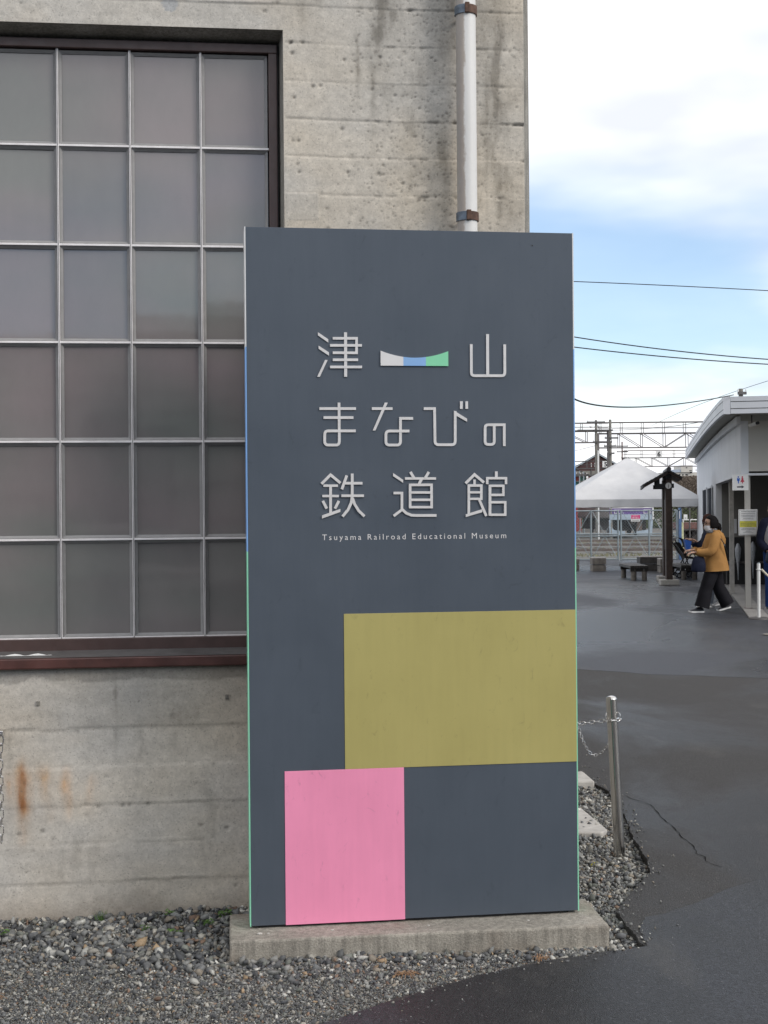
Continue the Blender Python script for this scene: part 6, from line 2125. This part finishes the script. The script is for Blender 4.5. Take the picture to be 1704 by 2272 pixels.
limb(w1, [L(.01, -.08, .80), L(-.06, -.085, .62), L(-.13, -.09, .42), L(-.205, -.09, .12)], [.095, .105, .098, .115], M['trous'], 'trouser_leg', 18)
limb(w1, [L(.02, .08, .80), L(.06, .085, .62), L(.10, .09, .42), L(.235, .09, .15)], [.095, .105, .098, .110], M['trous'], 'trouser_leg', 18)
coat = MB().rings([ring(L(-.012, 0, 1.285), .062, .066, 24), ring(L(-.006, 0, 1.255), .085, .10, 24), ring(L(.0, 0, 1.215), .112, .17, 24), ring(L(.004, 0, 1.14), .135, .195, 24), ring(L(.008, 0, 1.03), .150, .19, 24, wav=.02),
                   ring(L(.015, 0, .93), .165, .19, 24, wav=.03), ring(L(.022, 0, .82), .188, .205, 24, wav=.04), ring(L(.03, 0, .73), .206, .225, 24, wav=.05), ring(L(.032, 0, .675), .215, .235, 24, tilt=.012, wav=.05), ring(L(.032, 0, .69), .19, .20, 24, tilt=.012)]).build('coat', M['mustard'], w1, smooth=True)
limb(w1, [L(.01, -.09, 1.225), L(.005, -.15, 1.205), L(-.03, -.20, 1.10), L(-.09, -.215, .985), L(-.20, -.185, .955), L(-.285, -.155, .968)], [.055, .078, .076, .070, .062, .056], M['mustard'], 'sleeve')
limb(w1, [L(-.005, .165, 1.20), L(-.03, .20, 1.10), L(-.08, .215, .985), L(-.19, .185, .965), L(-.265, .155, .99)], [.072, .075, .070, .062, .056], M['mustard'], 'sleeve')
MB().rings([ring(L(.02, 0, 1.30), .075, .085, 18), ring(L(.045, 0, 1.275), .11, .115, 18, tilt=-.03), ring(L(.085, 0, 1.20), .105, .125, 18, tilt=-.04), ring(L(.115, 0, 1.11), .07, .095, 18, tilt=-.03), ring(L(.125, 0, 1.06), .02, .03, 18)]).build('hood', M['mustard'], w1, smooth=True)
hand(w1, L(-.295, -.152, .967), (-1, 0, -.12), (0, 0, 1), 1, M['skin'])
hand(w1, L(-.275, .152, .992), (-1, 0, -.1), (0, 0, 1), -1, M['skin'])
hw_ = head(w1, L(-.035, 0, 1.400), 0.12, 'hair_b', 'f', True, True, 1.05)
MB().ell(hw_((.115, 0, -.035)), (.050, .055, .050), 14, 10).ell(hw_((.135, -.01, -.075)), (.035, .04, .045), 12, 8).build('hair_bun', M['hair_b'], w1, smooth=True)
MB().rings([ring(L(-.02, 0, 1.315), .062, .064, 16), ring(L(-.024, 0, 1.295), .082, .084, 16, wav=.05), ring(L(-.02, 0, 1.265), .092, .098, 16, wav=.06), ring(L(-.02, 0, 1.25), .07, .08, 16)]).build('scarf', M['scarf'], w1, smooth=True)
MB().tube([L(-.02, -.10, 1.262), L(.05, -.185, 1.20), L(.10, -.205, 1.12), L(.14, -.195, 1.03), L(.19, -.13, .94)], .011, 8, flat=.6).build('shoulder_strap', M['blackm'], w1)
MB().cbox(L(.118, -.212, 1.075), (.022, .012, .028), ry=-.6).build('strap_buckle', M['steel'], w1)
tb_ = root('tote_bag', L(-.28, -.17, .66), 'dark navy tote bag hanging from the walker in mustard', 'bag')
MB().rings([ring(L(-.265, -.17, .665), .085, .045, 18), ring(L(-.27, -.17, .69), .112, .062, 18), ring(L(-.27, -.17, .78), .110, .060, 18, wav=.03), ring(L(-.265, -.17, .87), .088, .042, 18), ring(L(-.262, -.17, .905), .066, .020, 18)]).build('bag_body', M['navy'], tb_, smooth=True)
MB().tube([L(-.315, -.17, .90), L(-.345, -.165, .955), L(-.33, -.16, .985), L(-.27, -.165, .965), L(-.225, -.17, .90)], .008, 6).build('handle', M['navy'], tb_, smooth=True)

# companion behind, navy jacket
cx_, cy_ = 5.29, 21.9
w2 = root('person', (cx_, cy_, GZ), 'person in navy jacket and grey jeans walking behind the mustard coat', 'person')
L2 = lambda x, y, z: (cx_ + x, cy_ + y, z)
J = dict(pelvis=L2(.02, 0, .80), spine=L2(.01, 0, .97), chest=L2(-.01, 0, 1.15), neck=L2(-.03, 0, 1.29), skull=L2(-.05, 0, 1.38),
         shL=L2(-.01, -.15, 1.20), elL=L2(-.10, -.19, 1.0), wrL=L2(-.26, -.14, 1.10), shR=L2(-.01, .15, 1.20), elR=L2(-.10, .19, 1.0), wrR=L2(-.26, .14, 1.10),
         hipL=L2(.02, -.085, .76), knL=L2(-.02, -.09, .46), anL=L2(-.07, -.09, .13), hipR=L2(.02, .085, .76), knR=L2(.08, .09, .44), anR=L2(.22, .09, .16))
figure(w2, J)
shoe(w2, L2(-.04, -.09, GZ), L2(-.26, -.09, GZ), mats=('greyshirt', 'sole'))
shoe(w2, L2(.24, .09, GZ + .05), L2(.05, .09, GZ), mats=('greyshirt', 'sole'))
limb(w2, [L2(.02, -.08, .82), L2(0, -.085, .64), L2(-.02, -.09, .46), L2(-.065, -.09, .11)], [.11, .10, .078, .066], M['jeans'], 'trouser_leg')
limb(w2, [L2(.02, .08, .82), L2(.05, .085, .64), L2(.08, .09, .44), L2(.21, .09, .14)], [.11, .10, .078, .066], M['jeans'], 'trouser_leg')
MB().rings([ring(L2(-.03, 0, 1.30), .062, .066, 20), ring(L2(-.02, 0, 1.26), .095, .12, 20), ring(L2(-.015, 0, 1.21), .125, .18, 20), ring(L2(-.01, 0, 1.08), .15, .20, 20, wav=.03), ring(L2(.0, 0, .93), .155, .195, 20, wav=.03), ring(L2(.01, 0, .76), .16, .20, 20, wav=.04), ring(L2(.01, 0, .775), .14, .17, 20)]).build('jacket', M['navy'], w2, smooth=True)
for s in (-1, 1):
    limb(w2, [L2(-.01, s * .165, 1.21), L2(-.05, s * .20, 1.10), L2(-.10, s * .21, 1.01), L2(-.19, s * .17, 1.03), L2(-.245, s * .145, 1.09)], [.078, .080, .076, .066, .058], M['navy'], 'sleeve')
    hand(w2, L2(-.252, s * .142, 1.092), (-.8, 0, .5), (.5, 0, .8), -s, M['skin'])
head(w2, L2(-.05, 0, 1.415), -.95, 'hair_r', 'f', False, False, 1.06)
pb2 = root('blue_paper_bag', L2(-.36, -.1, .93), 'blue paper bag held out by the person in the navy jacket', 'bag')
MB().rings([[L2(-.37, -.16, .97), L2(-.43, -.15, .98), L2(-.43, -.05, .98), L2(-.37, -.06, .97)], [L2(-.35, -.17, 1.11), L2(-.46, -.16, 1.14), L2(-.46, -.04, 1.14), L2(-.35, -.05, 1.11)]]).build('bag', plain('bright_blue_paper', (.02, .10, .42), .5, 0, .1, 20), pb2)

# person at the right edge, back to the porch post
mx_, my_ = 6.085, 21.0
w3 = root('person', (mx_, my_, GZ), 'dark haired person in grey top and blue jeans at the right edge', 'person')
L3 = lambda x, y, z: (mx_ + x, my_ + y, z)
J = dict(pelvis=L3(0, 0, .92), spine=L3(0, 0, 1.10), chest=L3(.0, 0, 1.30), neck=L3(-.01, 0, 1.47), skull=L3(-.02, 0, 1.57),
         shL=L3(-.17, -.02, 1.38), elL=L3(-.22, .04, 1.12), wrL=L3(-.12, -.06, .95), shR=L3(.17, .0, 1.38), elR=L3(.24, .02, 1.12), wrR=L3(.22, -.12, .95),
         hipL=L3(-.09, 0, .88), knL=L3(-.09, -.02, .50), anL=L3(-.09, .01, .13), hipR=L3(.09, 0, .88), knR=L3(.10, -.02, .50), anR=L3(.10, .01, .13))
figure(w3, J)
for s in (-1, 1):
    shoe(w3, L3(s * .095, -.06, GZ), L3(s * .105, .19, GZ))
    limb(w3, [L3(s * .085, 0, .95), L3(s * .09, -.01, .72), L3(s * .095, -.015, .50), L3(s * .10, .01, .10)], [.118, .108, .085, .072], M['bluejean'], 'trouser_leg')
    limb(w3, [L3(s * .10, 0, 1.44), L3(s * .165, 0, 1.40), L3(s * .21, .02, 1.26), L3(s * .225, .03, 1.12), L3(s * .18, -.05, 1.02), L3(s * .16, -.10, .97)], [.05, .082, .076, .068, .058, .05], M['navy'], 'sleeve')
    hand(w3, L3(s * .155, -.105, .962), (-.2 * s, -.5, -.8), (0, -.8, .5), s, M['skin'])
MB().rings([ring(L3(0, 0, 1.49), .065, .062, 20), ring(L3(0, 0, 1.45), .12, .085, 20), ring(L3(0, 0, 1.39), .19, .11, 20), ring(L3(0, 0, 1.25), .20, .125, 20, wav=.02), ring(L3(0, 0, 1.08), .185, .13, 20, wav=.03), ring(L3(0, 0, .90), .195, .135, 20, wav=.04), ring(L3(0, 0, .915), .17, .115, 20)]).build('top', M['greyshirt'], w3, smooth=True)
head(w3, L3(-.03, .01, 1.615), -.75, 'hair_b', 'm', False, False, 1.08)
sb_ = root('shoulder_bag', L3(-.12, -.17, .85), 'large dark blue shoulder bag on the person at the right edge', 'bag')
MB().rings([ring(L3(-.08, -.21, .78), .12, .05, 18), ring(L3(-.08, -.21, .82), .16, .07, 18), ring(L3(-.06, -.21, .95), .15, .065, 18, wav=.04), ring(L3(-.02, -.21, 1.06), .11, .045, 18), ring(L3(0, -.20, 1.10), .07, .02, 18)]).build('bag_body', plain('navy_sheen_cloth', (.012, .028, .06), .45, 0, .4, 12, .01, 12), sb_, smooth=True)
MB().tube([L3(-.08, -.20, 1.08), L3(.0, -.155, 1.22), L3(.10, -.135, 1.36), L3(.15, -.06, 1.44)], .012, 8, flat=.5).build('strap', M['blackm'], sb_)

# ------------------------------------------------------------------ long workshop across the forecourt, behind the viewer: what the window panes mirror
M['ws_wall'] = plain('grey_green_boarding', (.27, .30, .265), .85, 0, .2, .5)
M['ws_band'] = plain('blue_grey_band', (.10, .12, .17), .7, 0, .1, .5)
wk = root('workshop_building', (0, -16, 0), 'long low grey green workshop mirrored in the window panes', 'building')
MB().box((-40, -26, -.01), (34, -15.8, 4.7)).build('wall', M['ws_wall'], wk)
MB().box((-40, -15.79, 4.25), (34, -15.6, 4.7)).build('blue_band', M['ws_band'], wk)
MB().box((-40.4, -26.4, 4.95), (34.4, -15.0, 5.25)).build('roof', M['wallpale'], wk)
MB().box((-40.1, -26.1, 4.701), (34.1, -15.3, 4.949)).build('eaves', M['pole_conc'], wk)
for i in range(12):
    x_ = -37 + i * 5.9
    wd = MB().box((x_, -15.79, 1.1), (x_ + 2.6, -15.76, 3.2)).build('window', M['darkglass'], wk)
    MB().box((x_ - .1, -15.79, .98), (x_ + 2.7, -15.70, 1.099)).build('window_sill', M['conc_pale'], wd)

for z_ in (.55, .92, 1.9, 2.6, 3.45, 3.85):
    MB().box((-40, -15.755, z_), (34, -15.70, z_ + .06)).build('reflection_rail', M['pole_conc'], wk)  # added rails, put here so the panes reflect horizontal lines
